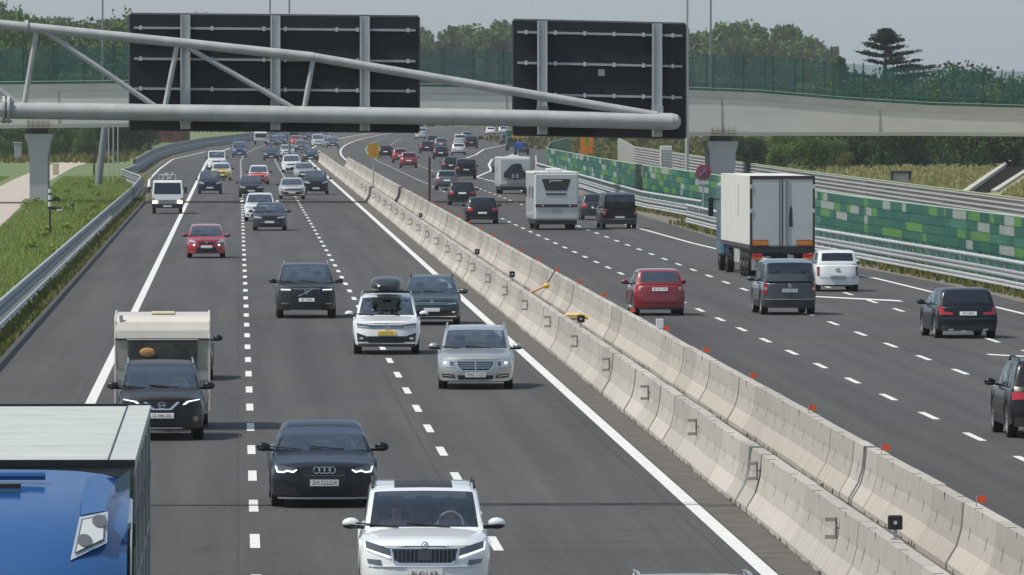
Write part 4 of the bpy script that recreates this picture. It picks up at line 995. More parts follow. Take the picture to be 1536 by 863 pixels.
def r_volvo(c):
    b, r = c['belt'], c['ride']
    return [('b','rear_light',[(.76,b-.24),(.955,b-.26),(.955,b-.0),(.86,b+.02)], REDL, dict(out=.012)), ('b','rear_light_foot',[(.5,b-.25),(.75,b-.25),(.78,b-.16),(.52,b-.18)], REDL, dict(out=.008)),
            ('o','bumper_trim',[(-.9,r+.05),(.9,r+.05),(.9,r+.22),(-.9,r+.22)], DARKT, dict(out=.018)), ('o','bumper_crease',[(-.9,r+.40),(.9,r+.40),(.9,r+.42),(-.9,r+.42)], mat('crease_grey',(.10,.11,.13),.3,.3), dict(out=.012)),
            ('b','exhaust',[(.5,r+.06),(.66,r+.06),(.66,r+.11),(.5,r+.11)], CHROME, dict(out=.03))]
def r_yaris(c):
    b, r = c['belt'], c['ride']
    return [('b','rear_light',[(.74,b-.20),(.955,b-.24),(.955,b-.02),(.82,b+.0)], REDL, dict(out=.012, extra=[('clear_lens',[(.76,b-.13),(.84,b-.13),(.84,b-.05),(.78,b-.05)],LAMP,.018)])),
            ('o','bumper_crease',[(-.92,r+.30),(.92,r+.30),(.92,r+.34),(-.92,r+.34)], paint('red_light',(.42,.02,.035)), dict(out=.012)), ('o','bumper_trim',[(-.86,r+.04),(.86,r+.04),(.80,r+.12),(-.80,r+.12)], DARKT, dict(out=.015))]
def r_van(c):
    b, r = c['belt'], c['ride']
    return [('b','rear_light',[(.84,b-.36),(.965,b-.36),(.965,b-.02),(.84,b-.02)], REDL, dict(out=.012, extra=[('indicator_lens',[(.85,b-.24),(.955,b-.24),(.955,b-.16),(.85,b-.16)],LAMP,.018)])),
            ('o','bumper_trim',[(-.95,r+.04),(.95,r+.04),(.95,r+.30),(-.95,r+.30)], DARKT, dict(out=.03)), ('o','bumper_edge',[(-.95,r+.30),(.95,r+.30),(.95,r+.325),(-.95,r+.325)], RIM, dict(out=.035)),
            ('o','door_seam',[(-.008,r+.33),(.008,r+.33),(.008,b-.02),(-.008,b-.02)], DARKT, dict(out=.004))]
def r_pas(c):
    b, r = c['belt'], c['ride']
    return [('b','rear_light',[(.84,b-.40),(.965,b-.40),(.965,b-.08),(.84,b-.05)], mat('tail_dull_red',(.20,.03,.03),.25,0,1), dict(out=.012)), ('o','plate_recess',[(-.34,b-.52),(.34,b-.52),(.34,b-.40),(-.34,b-.40)], LOUV[2], dict(out=.01)),
            ('o','bumper_trim',[(-.7,r+.03),(.7,r+.03),(.7,r+.08),(-.7,r+.08)], DARKT, dict(out=.02)), ('o','tailgate_seam',[(-.85,r+.34),(.85,r+.34),(.85,r+.352),(-.85,r+.352)], DARKT, dict(out=.004))]
REARS = dict(std=r_std, volvo=r_volvo, yaris=r_yaris, van=r_van, pas=r_pas)

# paints
WHITE = paint('white', (.70,.72,.72), 0); NAVY = paint('midnight', (.010,.013,.020), .1, .3); BLACKP = paint('black', (.010,.010,.010), .0, .3)
SILV = paint('silver', (.40,.41,.39), .55, .34); TEAL = paint('slate_teal', (.045,.075,.085), .4); REDP = paint('red', (.33,.012,.025), .1); DREDP = paint('dark_red', (.22,.01,.015), .2)
DGREY = paint('dark_grey', (.03,.035,.04), .1); GREYB = paint('grey_blue', (.085,.10,.12), .4); DBLUE = paint('dark_blue', (.010,.018,.035), .1); BLUEP = paint('blue', (.03,.06,.16), .2)
YELLP = paint('yellow', (.55,.42,.05), 0); ORRED = paint('orange_red', (.50,.05,.02), 0); BRNZ = paint('dark_bronze', (.018,.017,.015), .1); LSILV = paint('light_silver', (.55,.56,.55), .4)

# ---- left carriageway, nearest first
c = car('suv', 'white SUV with vertical slatted grille, nearest whole car in the middle lane', 'car', 638, 906, L=4.7, W=1.85, H=1.62, belt=1.02, hood=.93, nose=.80, cowl=1.2, wslen=.82, col=WHITE, front='kod', rails=1, pano=True, plate=dict(z=.47,t='BL421 KR'), clear=True, yaw=-.6, ride=.2, wr=.80)
emblem(c, 'arrow', .865, .045); kod = c
c = car('sedan', 'dark navy saloon with bright curved headlights beside the left lane dashes', 'car', 484, 759, L=4.92, W=1.87, H=1.42, belt=.92, hood=.78, nose=.66, cowl=1.35, wslen=.85, col=NAVY, front='audi', sedan=True, plate=dict(z=.44,t='ZH 522224'), yaw=.5, ride=.14, wr=.70)
emblem(c, 'rings', .655); audi_c = c
c = car('crossover', 'black crossover with chevron grille towing the cream caravan', 'car', 240, 659, L=4.38, W=1.80, H=1.58, belt=1.02, hood=.90, nose=.80, cowl=1.1, wslen=.85, col=BRNZ, front='nissan', rails=2, plate=dict(z=.52,t='CJ 344 XD'), yaw=1.2, ride=.2, wr=.78)
emblem(c, 'ringbar', .73, .065); cross_c = c
c = car('estate_car', 'silver estate car with chrome barred grille in the fast lane', 'car', 716, 583, L=4.9, W=1.86, H=1.48, belt=.93, hood=.82, nose=.68, cowl=1.3, wslen=.85, col=SILV, front='merc', rails=2, plate=dict(z=.36,t='M·KL 1123'), yaw=-1.6, ride=.15, wr=.78)
merc_c = c
c = car('suv', 'white SUV with a yellow number plate carrying a black roof box', 'car', 581, 531, L=4.5, W=1.86, H=1.62, belt=1.02, hood=.92, nose=.82, cowl=1.15, wslen=.82, col=WHITE, front='vw', rails=2, plate=dict(z=.60,t='8-XLD-40',m=PLATEY), yaw=-1.0, ride=.2, wr=.76)
emblem(c, 'vw', .775, .07); tig_c = c
tc = c['t']
rb = empty('roof_box', (tc.location.x, tc.location.y+.1, 1.71), 'black streamlined roof box on the white SUV', 'roof box', rz=rad(-1))
def loft(mb, secs, m):
    n_ = len(secs[0]); mb.grid(secs, m, True); mb.face(list(secs[0])[::-1], m); mb.face(secs[-1], m)
b = MB(); rows = []
for Y, w, h0, h1 in ((-1.0,.22,.06,.16),(-.9,.34,.03,.26),(-.6,.41,.0,.36),(0,.44,.0,.40),(.7,.43,.0,.39),(.95,.36,.02,.30),(1.0,.3,.06,.2)):
    rows.append([(w*math.copysign(abs(math.cos(a))**.55, math.cos(a)), Y, lerp(h0,h1,.5)+(h1-h0)/2*math.copysign(abs(math.sin(a))**.7, math.sin(a))) for a in [2*math.pi*i/20 for i in range(20)]])
loft(b, rows, mat('roof_box_black', (.02,.023,.028), .35, 0, .4)); b.build('box_shell', rb, smooth=50)
b = MB()
for yy_ in (-.45,.5): b.tube((-.62,yy_,-.03),(.62,yy_,-.03),.022,DARKT,n=6)
b.build('crossbars', rb)
c = car('estate_car', 'slate teal estate car beside the white SUV with the roof box', 'car', 649, 487, L=4.7, W=1.82, H=1.50, belt=.95, hood=.84, nose=.72, cowl=1.2, wslen=.85, col=TEAL, front='vw', rails=1, plate=dict(z=.48), yaw=-1.2, ride=.16)
emblem(c, 'arrow', .74, .05)
c = car('suv', 'large black SUV with a diagonal grille bar, alone in the middle lane', 'car', 459, 477, L=4.95, W=1.95, H=1.72, belt=1.10, hood=1.02, nose=.92, cowl=1.25, wslen=.8, col=BRNZ, front='volvo', rails=2, plate=dict(z=.60,t='GE 71840'), yaw=.3, ride=.22, wr=.75)
emblem(c, 'slash', .84, .06); volvo_c = c
c = car('hatchback', 'small red hatchback with both fog lamps shining', 'car', 309, 387, L=4.0, W=1.72, H=1.46, belt=.92, hood=.82, nose=.72, cowl=.95, wslen=.85, col=REDP, front='renault', plate=dict(z=.50), yaw=.8, ride=.16)
emblem(c, 'lion', .70, .06)
c = car('sports_saloon', 'dark green-grey car with twin grille in front of the white SUV', 'car', 405, 346, L=4.7, W=1.82, H=1.46, belt=.94, hood=.84, nose=.72, cowl=1.2, wslen=.8, col=DGREY, front='kidney', plate=dict(z=.46), yaw=-.8, ride=.15)
c = car('suv', 'white SUV half hidden behind the dark car with twin grille', 'car', 390, 332, L=4.4, W=1.80, H=1.60, belt=1.02, hood=.92, nose=.82, col=WHITE, front='std', near=1, yaw=-.5)
c = car('estate_car', 'dark blue-grey sliver of a car hidden beside the caravan', 'car', 267, 570, L=4.4, W=1.80, H=1.50, belt=.96, hood=.85, nose=.74, col=DBLUE, near=1)
c = car('estate_car', 'silver car roof just entering at the bottom edge of the frame', 'car', 1054, 1073, L=4.7, W=1.84, H=1.47, belt=.94, hood=.83, nose=.72, col=LSILV, rails=2, near=1)
far_l = [
 ('people_carrier','dark blue people carrier right of the small white truck','car',315,291,dict(H=1.66,W=1.80,belt=1.0,hood=.92,nose=.82,col=DBLUE)),
 ('hatchback','dark maroon and black car with lit headlights in the middle lane','car',377,296,dict(H=1.50,W=1.80,col=BRNZ,front='kidney')),
 ('hatchback','orange-red car with a white roof behind the dark maroon one','car',388,277,dict(H=1.55,W=1.74,col=ORRED,roofcol=WHITE)),
 ('estate_car','silver car with black grille beside the black off-roader','car',438,299,dict(H=1.47,W=1.82,col=LSILV,front='vw')),
 ('off_roader','black off-roader next to the white line by the barrier','car',474,292,dict(H=1.72,W=1.86,belt=1.08,hood=1.0,nose=.9,col=BLACKP)),
 ('taxi','yellow fronted car with a pale roof in the slow lane','car',332,271,dict(H=1.50,W=1.75,col=YELLP,roofcol=WHITE)),
 ('van','pale white-green van just behind the yellow car','van',325,255,dict(H=1.85,W=1.85,belt=1.1,hood=1.0,nose=.9,col=WHITE,van=True)),
 ('van','small blue van alone in the slow lane at the bend','van',359,236,dict(H=1.80,W=1.72,belt=1.08,hood=.98,nose=.85,col=BLUEP,van=True)),
 ('sedan','dark grey car with white headlights ahead of the orange-red one','car',407,241,dict(H=1.48,W=1.80,col=DGREY)),
 ('people_carrier','bright white people carrier behind the silver car','car',437,259,dict(H=1.66,W=1.84,belt=1.0,hood=.92,nose=.82,col=WHITE)),
 ('sedan','light grey car squeezed behind the black off-roader','car',456,270,dict(H=1.48,W=1.8,col=SILV)),
 ('sedan','dark car with one bright headlight near the barrier bend','car',466,243,dict(H=1.45,W=1.76,col=DGREY)),
 ('sedan','pale silver car behind the bright white people carrier','car',431,236,dict(H=1.46,W=1.76,col=LSILV)),
 ('sedan','leftmost dark car under the middle sign post','car',409,219,dict(H=1.5,W=1.8,col=GREYB)),
 ('sedan','second dark car under the middle sign post','car',421,218,dict(H=1.5,W=1.8,col=GREYB)),
 ('hatchback','small bright red car far off under the larger sign','car',444,219,dict(H=1.5,W=1.75,col=ORRED)),
 ('van','silver van far off under the larger sign, right of the red car','van',477,221,dict(H=1.8,W=1.9,belt=1.1,hood=1.0,nose=.9,col=LSILV,van=True)),
 ('sedan','grey car far off by the median bend','car',499,222,dict(H=1.5,W=1.8,col=GREYB)),
 ('sedan','grey car between the pale silver car and the silver van','car',452,228,dict(H=1.5,W=1.8,col=GREYB)),
 ('sedan','dark car directly behind the second dark car under the sign post','car',428,213,dict(H=1.5,W=1.8,col=DGREY)),
 ('sedan','pale car farthest back right of the silver van','car',488,212,dict(H=1.5,W=1.8,col=SILV)),
 ('sedan','far grey car left of the silver van top','car',464,212,dict(H=1.5,W=1.8,col=DGREY)),
]
for nm, lab, ct, x, y, kw in far_l:
    car(nm, lab, ct, x, y, near=0, group='cars driving towards the camera', **kw)
# ---- right carriageway (seen from behind)
car('suv', 'dark SUV cut off by the right edge of the frame', 'car', 1572, 656, away=True, L=4.6, W=1.85, H=1.62, belt=1.02, hood=.95, nose=.85, col=BLACKP, rear='std', rails=1, yaw=1.0)
c = car('estate_car', 'dark blue estate car with tall red tail lights in the right lane', 'car', 1442, 507, away=True, L=4.4, W=1.84, H=1.47, belt=.95, hood=.88, nose=.78, col=NAVY, rear='volvo', plate=dict(z=.74,t='GE 18832'), yaw=3.5, rlen=.42, tail=.08, wr=.75, ride=.18)
c = car('van', 'grey-blue van with dark rear window in front of the lorry', 'van', 1178, 472, away=True, L=4.4, W=1.80, H=1.80, belt=1.06, hood=.98, nose=.85, col=GREYB, rear='van', van=True, plate=dict(z=.80,t='DM 634 YT'), yaw=2.5, ride=.2, roofcol=GREYB)
emblem(c, 'vw', .96, .05, 'r')
c = car('hatchback', 'white hatchback with dull red tail lights beside the lorry', 'car', 1252, 437, away=True, L=3.75, W=1.64, H=1.50, belt=.98, hood=.88, nose=.78, cowl=.9, col=WHITE, rear='pas', plate=dict(z=.53,m=LOUV[0]), yaw=2, rlen=.35, tail=.06, ride=.16, wr=.80)
emblem(c, 'oval', .80, .06, 'r', BLACKM)
c = car('hatchback', 'red hatchback just right of the concrete barriers', 'car', 985, 473, away=True, L=3.85, W=1.70, H=1.50, belt=.98, hood=.88, nose=.78, cowl=.9, col=DREDP, rear='yaris', plate=dict(z=.86,t='EK 721 VM'), yaw=2, rlen=.45, tail=.08, clear=True, ride=.16, wr=.78)
c = car('van', 'black passenger van right of the white motorhome', 'van', 926, 343, away=True, L=4.9, W=1.92, H=1.93, belt=1.08, hood=1.0, nose=.9, col=BLACKP, rear='van', van=True, plate=dict(z=.62), yaw=2.5, ride=.2)
far_r = [
 ('estate_car','grey car with a red tail light between the motorhome and the black van','car',893,330,dict(H=1.5,W=1.75,col=DGREY,near=1)),
 ('suv','black SUV nearest the median in the queue of dark cars','car',723,336,dict(H=1.50,W=1.84,col=BLACKP,near=1,plate=dict(z=.62),rear='std')),
 ('suv','dark car with wine-red lights second in the queue by the median','car',693,308,dict(H=1.55,W=1.82,col=NAVY,near=1,plate=dict(z=.80))),
 ('estate_car','grey-green car third in the queue by the median','car',670,285,dict(H=1.48,W=1.78,col=GREYB)),
 ('van','dark blue van abreast of the grey-green car','van',699,269,dict(H=1.80,W=1.85,belt=1.05,hood=1,nose=.9,col=NAVY,van=True)),
 ('estate_car','black car left of the dark blue van','car',677,260,dict(H=1.5,W=1.85,col=BLACKP)),
 ('hatchback','dark red car in the fast lane by the works sign','car',613,252,dict(H=1.55,W=1.78,col=DREDP)),
 ('hatchback','red car hidden just left of the dark red one','car',600,244,dict(H=1.5,W=1.7,col=DREDP)),
 ('sedan','black car right of the yellow works sign on the median','car',578,237,dict(H=1.45,W=1.75,col=BLACKP)),
 ('sedan','small dark saloon between the dark red car and the white one','car',661,239,dict(H=1.45,W=1.78,col=NAVY)),
 ('sedan','white car right of the small dark saloon','car',688,233,dict(H=1.45,W=1.80,col=LSILV)),
 ('van','dark green-black van beyond the white car','van',707,223,dict(H=1.75,W=1.85,belt=1.05,hood=1,nose=.9,col=BLACKP,van=True)),
 ('sedan','dark car with a pale roof at the far left of the far group','car',640,230,dict(H=1.5,W=1.85,col=NAVY)),
 ('van','white van ahead of the white car','van',690,221,dict(H=1.8,W=1.8,belt=1.05,hood=1,nose=.9,col=WHITE,van=True)),
 ('sedan','grey car in the middle of the far group','car',661,224,dict(H=1.5,W=1.8,col=GREYB)),
 ('sedan','dark blue car just ahead of the pale roofed one','car',648,219,dict(H=1.5,W=1.85,col=NAVY)),
 ('van','pale van at the far left edge of the road before the bend','van',632,209,dict(H=1.9,W=2.0,belt=1.1,hood=1,nose=.9,col=WHITE,van=True)),
 ('sedan','left of the two farthest white cars on the bend','car',736,203,dict(H=1.5,W=1.9,col=WHITE)),
 ('sedan','right of the two farthest white cars on the bend','car',755,202,dict(H=1.5,W=1.9,col=LSILV)),
 ('sedan','dark car on the slip road by the green wall end','car',760,218,dict(H=1.6,W=1.9,col=DGREY)),
 ('sedan','grey car behind the white van in the far group','car',700,212,dict(H=1.5,W=1.9,col=GREYB)),
 ('sedan','dark car on the slip road behind the rear of the first motorhome','car',783,232,dict(H=1.5,W=1.8,col=DGREY)),
]
for nm, lab, ct, x, y, kw in far_r:
    kw = dict(kw); kw.setdefault('near', 0); car(nm, lab, ct, x, y, away=True, group='cars driving away from the camera', **kw)

def wheels(t, ys_, hw, r, w=.25, near=True, dual=False):
    for sx in (-1,1):
        for a in ys_:
            b = MB(); xo = sx*(hw-.03); xi = xo-sx*(w*(2.1 if dual else 1))
            prof = [(xi,r*.6),(xi,r*.96),(xi+sx*.02,r),(xo-sx*.02,r),(xo,r*.95),(xo,r*.62)]
            b.grid([[(X, r_*math.cos(q_*math.pi/10), r_*math.sin(q_*math.pi/10)) for q_ in range(20)] for X, r_ in prof], TYRE, True); b.tube((xi,0,0),(xi+sx*.02,0,0),r*.62,BLACKM,n=14)
            o = b.build('wheel', t, smooth=40); o.location = (0,a,r)
            b = MB(); b.tube((xo-sx*.10,0,0),(xo-sx*.04,0,0),r*.60,LOUV[2],n=16); b.tube((xo-sx*.05,0,0),(xo+sx*.0,0,0),r*.22,RIM,n=10)
            b.build('rim', o)
# ---- caravan
p = G(240, 659); cy = 192.3
CREAM = mat('caravan_cream', (.62,.57,.50), .4, 0, .4, var=.06, vscale=1); CREAMD = mat('caravan_beige', (.36,.34,.28), .5)
X = P(241.5, 500, 188).x
t = empty('caravan', (X, cy, 0), 'old cream caravan with wide front window towed by the black crossover', 'caravan', rz=rad(.3))
hw = 1.0; y0 = -2.1
prof = [(y0+.10,.35),(y0+.02,.75),(y0,1.08),(y0+.02,1.28),(y0-.02,1.93),(y0+.02,2.12),(y0+.12,2.30),(y0+.30,2.40),(y0+.6,2.43),(1.6,2.43),(1.95,2.33),(2.1,2.05),(2.1,.35)]
b = MB()
for (ya,za),(yb,zb_) in zip(prof, prof[1:]+prof[:1]): b.face([(-hw,ya,za),(hw,ya,za),(hw,yb,zb_),(-hw,yb,zb_)], CREAM)
b.face([(-hw,yy_,zz_) for yy_,zz_ in prof], CREAM); b.face([(hw,yy_,zz_) for yy_,zz_ in prof][::-1], CREAM); b.build('body', t)
b = MB(); b.face([(-.99,y0+.0+.005-.02,1.3),(.99,y0-.015,1.3),(.99,y0-.035,1.92),(-.99,y0-.035,1.92)], CREAMD); b.face([(-.99,y0+.08,.40),(.99,y0+.08,.40),(.99,y0-.016,1.06),(-.99,y0-.016,1.06)], CREAMD); b.build('front_panel', t)
for sx in (-1,1):
    b = MB(); b.tube((sx*1.0,y0+.0,.4),(sx*1.0,y0-.02,1.95),.02,CREAM,n=6); b.path([(sx*1.0,y0-.02,1.95),(sx*1.0,y0+.12,2.3),(sx*1.0,y0+.32,2.41),(sx*1.0,1.6,2.45)],.022,mat('old_trim',(.5,.5,.45),.5),n=6); b.build('corner_trim', t)
b = MB(); b.box(-1.0,1.0,y0-.06,y0-.02,1.925,1.955,DARKT); b.build('rain_gutter', t)
b = MB(); b.bbox(-.74,.74,y0-.07,y0-.03,1.12,1.90,.015,mat('caravan_window',(.05,.05,.045),.12,0,1,var=.5,vscale=2.5)); fo = b.build('front_window', t)
b = MB(); b.tube((-.76,y0-.06,1.92),(.76,y0-.06,1.92),.02,RIM,n=6); b.tube((-.76,y0-.06,1.10),(.76,y0-.06,1.10),.02,DARKT,n=6); b.build('window_frame', fo)
b = MB(); b.ball((-.32,y0-.10,1.66),.17,.04,.10,mat('straw',(.45,.25,.10),.8),n=10,k=6); b.build('straw_hat', fo)
b = MB(); b.bbox(-.25,.28,-1.2,-.6,2.43,2.50,.03,mat('hatch_yellow',(.5,.48,.30),.5)); b.build('roof_hatch', t)
b = MB(); b.tube((-.88,y0+.15,2.3),(-.88,y0+.15,2.44),.04,RIM,n=8); b.build('marker_light', t)
b = MB(); b.path([(0,y0-1.3,.42),(-.5,y0+.2,.42)],.04,STEEL,n=6); b.path([(0,y0-1.3,.42),(.5,y0+.2,.42)],.04,STEEL,n=6); b.bbox(-.3,.3,y0-.75,y0-.2,.42,.85,.04,CREAMD); b.build('drawbar', t)
wheels(t, (.1,), 1.0, .31, .18)

# ---- blue articulated lorry at bottom left
t = empty('articulated_lorry', (-2.15, 75.3, 0), 'blue lorry cab with pale ribbed semi-trailer cut off at the bottom left', 'lorry', rz=0)
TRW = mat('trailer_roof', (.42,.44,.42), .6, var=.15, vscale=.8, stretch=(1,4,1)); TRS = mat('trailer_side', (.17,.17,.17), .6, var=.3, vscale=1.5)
b = MB(); hw = 1.27
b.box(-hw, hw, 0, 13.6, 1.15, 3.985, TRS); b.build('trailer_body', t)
b = MB()
n_ = 26
rows = []
for i in range(n_*2+1): yy_ = .12+13.4*i/(n_*2); rows.append([(-hw+.22, yy_, 4.0+(.0 if i%2 else .022)), (hw-.22, yy_, 4.0+(.0 if i%2 else .022))])
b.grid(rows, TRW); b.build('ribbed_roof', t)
b = MB(); b.box(hw-.215, hw+.01, .02, 13.6, 3.93, 4.03, TRW); b.box(-hw-.01, -hw+.215, .02, 13.6, 3.93, 4.03, TRW); b.box(hw-.225,hw-.21,.02,13.6,4.0,4.035,BLACKM); b.build('roof_edge', t)
b = MB(); b.box(-hw-.01, hw+.01, 13.55, 13.63, 3.9, 4.045, BLACKM); b.build('rear_roof_rail', t)
b = MB(); b.box(-hw-.01, hw+.01, -.06, .03, 3.985, 4.04, BLACKM); b.box(-hw,hw,-.05,-.01,1.2,3.9,mat('front_wall',(.04,.055,.04),.7)); b.build('front_header', t)
b = MB()
for yy_ in range(0, 13, 3): b.box(hw+.001, hw+.02, yy_, yy_+.12, 1.2, 3.9, LOUV[1])
for i in range(10): b.box(hw+.002, hw+.012, .4+i*.1, .45+i*.1, 2.2, 2.6, LOUV[0])
b.box(hw+.002,hw+.012,0,13.6,2.9,2.96,LOUV[1]); b.box(hw+.002,hw+.012,0,13.6,3.3,3.5,mat('side_dirt',(.10,.10,.10),.8)); b.build('side_rails', t)
wheels(t, (8.6, 9.9, 11.2), hw, .5, .3); 
BLU = mat('paint_lorry_blue', (.010,.075,.23), .30, .0, 1.0)
# cab
cab = MB(); ch = 1.24
cp = [(-3.0,.6),(-3.05,1.2),(-2.95,2.4),(-2.72,3.05),(-2.35,3.42),(-1.8,3.66),(-1.2,3.80),(-.75,3.90),(-.62,3.93)]
secs = []
for (yy_, zz_) in cp:
    rr = []
    for i in range(13):
        u = -1+i/6; au = abs(u)
        rr.append((u*ch, yy_+ (.28 if zz_ < 3.3 else .16)*au**4, zz_-(.02*au**2+.10*au**6 if zz_ > 3.3 else 0)))
    secs.append(rr)
cab.grid(secs, BLU)
for sx in (-1,1):
    q_ = [r_[-1 if sx > 0 else 0] for r_ in secs]+[(sx*ch,-.62,.6)]; cab.face(q_ if sx < 0 else q_[::-1], BLU)
cab.face([(ch,-.62,.6),(-ch,-.62,.6),(-ch,-.62,3.86),(ch,-.62,3.86)], BLU)
cab.build('cab', t, smooth=40)
b = MB(); b.grid([[(-.85,-3.02+.02,1.75),(.85,-3.0,1.75)],[(-.80,-2.98,2.55),(.80,-2.98,2.55)]], GLASSD); b.build('windscreen', t)
# roof fairing creases, lamps, visor
for sx in (-1,1):
    b = MB()
    b.raw([(sx*.86,-1.92,3.61),(sx*1.06,-1.83,3.64),(sx*1.10,-1.2,3.82),(sx*1.02,-.95,3.91),(sx*.90,-1.15,3.88),(sx*.86,-1.5,3.76)], [(0,1,5),(1,4,5),(1,2,4),(2,3,4)], BLU)
    b.build('roof_crease', t); b = MB()
    b.raw([(sx*1.12,-1.0,3.84),(sx*1.245,-.62,3.93),(sx*1.245,-.30,3.90),(sx*1.245,-.32,3.25),(sx*1.245,-.62,3.15),(sx*1.16,-.90,3.45)], [(0,1,5),(1,4,5),(1,2,3,4)], BLU); b.build('side_deflector', t)
b = MB(); b.tube((-1.0,-1.05,3.895),(.55,-1.05,3.895),.035,BLU,n=8); b.box(-.9,-.1,-1.62,-1.55,3.755,3.80,BLACKM); b.box(.0,.35,-1.35,-1.28,3.80,3.84,BLACKM); b.bbox(-.95,-.18,-1.95,-1.75,3.68,3.77,.02,mat('beige_marker',(.4,.37,.32),.5)); b.build('roof_visor', t)
for sx in (-1,1):
    o = MB(); A_ = [(.80,-2.60,3.20),(1.09,-2.34,3.33),(1.12,-2.20,3.53),(.93,-2.16,3.52)]
    A_ = [(.78,-2.47,3.26),(1.075,-2.30,3.395),(1.08,-2.10,3.635),(.85,-2.19,3.60)]
    A_ = [Vector((sx*a[0], a[1], a[2])) for a in A_]; cen = sum(A_, Vector())/4; nrm = (A_[1]-A_[0]).cross(A_[3]-A_[0]).normalized(); nrm = nrm if nrm.y < 0 else -nrm; A_[2] -= nrm*(A_[2]-A_[0]).dot(nrm); cen = sum(A_, Vector())/4
    A_ = [a+nrm*.01 for a in A_]; cen += nrm*.01
    bk_ = [a+Vector((0,.34,-.10)) for a in A_]; o.raw(A_+bk_, [(0,4,5,1),(1,5,6,2),(2,6,7,3),(3,7,4,0)], BLU); o.face(A_, mat('lamp_surround',(.50,.56,.62),.3,.2)); lo = o.build('roof_lamp', t)
    o = MB(); I_ = [cen+(a-cen)*.82+nrm*.012 for a in A_]; o.face(I_, mat('seal_grey',(.12,.12,.13),.3)); o.build('lamp_seal', lo)  # dark grey seal between lamp surround and lens
    o = MB(); I_ = [cen+(a-cen)*.74+nrm*.018 for a in A_]; o.face(I_, mat('lamp_chrome',(.62,.64,.64),.3,.1)); o.build('lamp_lens', lo)
    for k_ in (-.30, .34):
        o = MB(); q_ = cen+(A_[2]-A_[0])*k_*.62+nrm*.020; o.tube(q_, q_+nrm*.006, .062, mat('lamp_round',(.16,.17,.18),.15,.2), n=18); o.build('lamp_bulb', lo)
b = MB(); b.path([(1.0,-2.45,3.15),(1.22,-2.1,3.05),(1.25,-1.4,3.45)], .022, CHROME, n=6); b.path([(1.24,-1.9,2.6),(1.25,-.75,3.68)], .02, CHROME, n=6); b.box(1.245,1.26,-2.0,-.8,2.0,3.5,BLACKM) ; b.build('side_trim', t)
for ch_ in t.children:
    if ch_.name.split('.')[0] in ('cab','roof_crease','side_deflector','roof_visor','roof_lamp','side_trim'): ch_.location.z = .055
wheels(t, (-2.2,), 1.24, .5, .3)

# ---- articulated lorry on the right carriageway
p = G(1170, 416)
t = empty('articulated_lorry', (p.x, p.y-1.5, 0), 'white box semi-trailer lorry seen from behind in the slow lane', 'lorry', rz=rad(1.7))
TW = mat('trailer_white', (.62,.61,.56), .5, var=.05, vscale=.7); TD = mat('trailer_doors', (.50,.53,.52), .5, var=.06, vscale=.8)
b = MB(); b.box(-1.27,1.27,0,13.6,1.15,3.98,TW); b.build('box_body', t)
for sx in (-1,1):
    b = MB(); b.box(min(sx*.02,sx*1.19),max(sx*.02,sx*1.19),-.03,-.002,1.28,3.86,TD); d_o = b.build('rear_door', t)
    b = MB()
    for xx in (sx*.12, sx*.19 if sx > 0 else -.12): b.tube((xx,-.05,1.2),(xx,-.05,3.9),.018,LOUV[2],n=6)
    b.build('lock_bar', d_o)
b = MB()
FR = mat('door_frame', (.05,.035,.035), .5)
b.box(-1.275,-1.19,-.04,.05,1.1,3.99,FR); b.box(1.19,1.275,-.04,.05,1.1,3.99,FR); b.box(-1.275,1.275,-.045,.05,3.87,4.0,FR); b.box(-.02,.02,-.04,-.001,1.2,3.88,FR)
for zz in (3.5,2.55):
    b.box(-1.28,-1.18,-.06,-.03,zz,zz+.16,TD); b.box(1.18,1.28,-.06,-.03,zz,zz+.16,TD)
b.build('door_frame', t)
b = MB(); b.raw([(.26,-.036,2.0),(.40,-.036,2.0),(.385,-.036,2.7),(.34,-.036,2.85),(.29,-.036,2.75),(.26,-.036,2.4)], [(0,1,2,3,4,5)], mat('dark_mark',(.03,.04,.04),.6)); b.build('dark_emblem', t)
b = MB(); b.box(-1.27,1.27,-.08,.1,.98,1.24,mat('buffer_dark',(.02,.025,.025),.6)); b.build('rear_buffer', t)
for sx in (-1,1):
    b = MB(); x0_, x1_ = sorted((sx*.58, sx*1.17)); b.box(x0_,x1_,-.10,-.085,1.29,1.46,mat('hatched_orange',(.60,.22,.02),.5)); b.box(x0_-.02,x1_+.02,-.095,-.082,1.26,1.49,REDL); b.build('warning_plate', t)
    b = MB(); x0_, x1_ = sorted((sx*.80, sx*1.20)); b.bbox(x0_,x1_,-.15,-.05,.72,.95,.02,REDL); b.box(x0_,x1_,-.16,-.15,.72,.80,ORNG); b.build('rear_light', t)
    b = MB(); b.box(*sorted((sx*.62,sx*1.2)),.1,.14,.3,.72,mat('mudflap',(.40,.42,.44),.6)); b.build('mudflap', t)
b = MB(); b.box(-1.1,1.1,.0,.1,.50,.62,STEEL); b.build('underride_bar', t)
b = MB(); b.box(-1.28,-1.272,.05,13.6,1.16,1.30,FR); b.box(-1.28,-1.272,5.2,5.3,2.4,3.6,LOUV[2]); b.build('side_skirt', t)
b = MB(); b.box(-1.0,-.9,1,12,.8,1.15,BLACKM); b.box(.9,1.0,1,12,.8,1.15,BLACKM); b.bbox(-1.2,-.6,6,8.2,.45,1.05,.05,LOUV[1]); b.build('chassis', t)
wheels(t, (2.2,3.5,4.8,11.6), 1.25, .5, .3)
CB = mat('paint_cab_blue', (.05,.14,.22), .35, .1, .8)
b = MB(); b.bbox(-1.25,1.25,13.9,16.2,.6,3.6,.12,CB); b.build('cab', t)
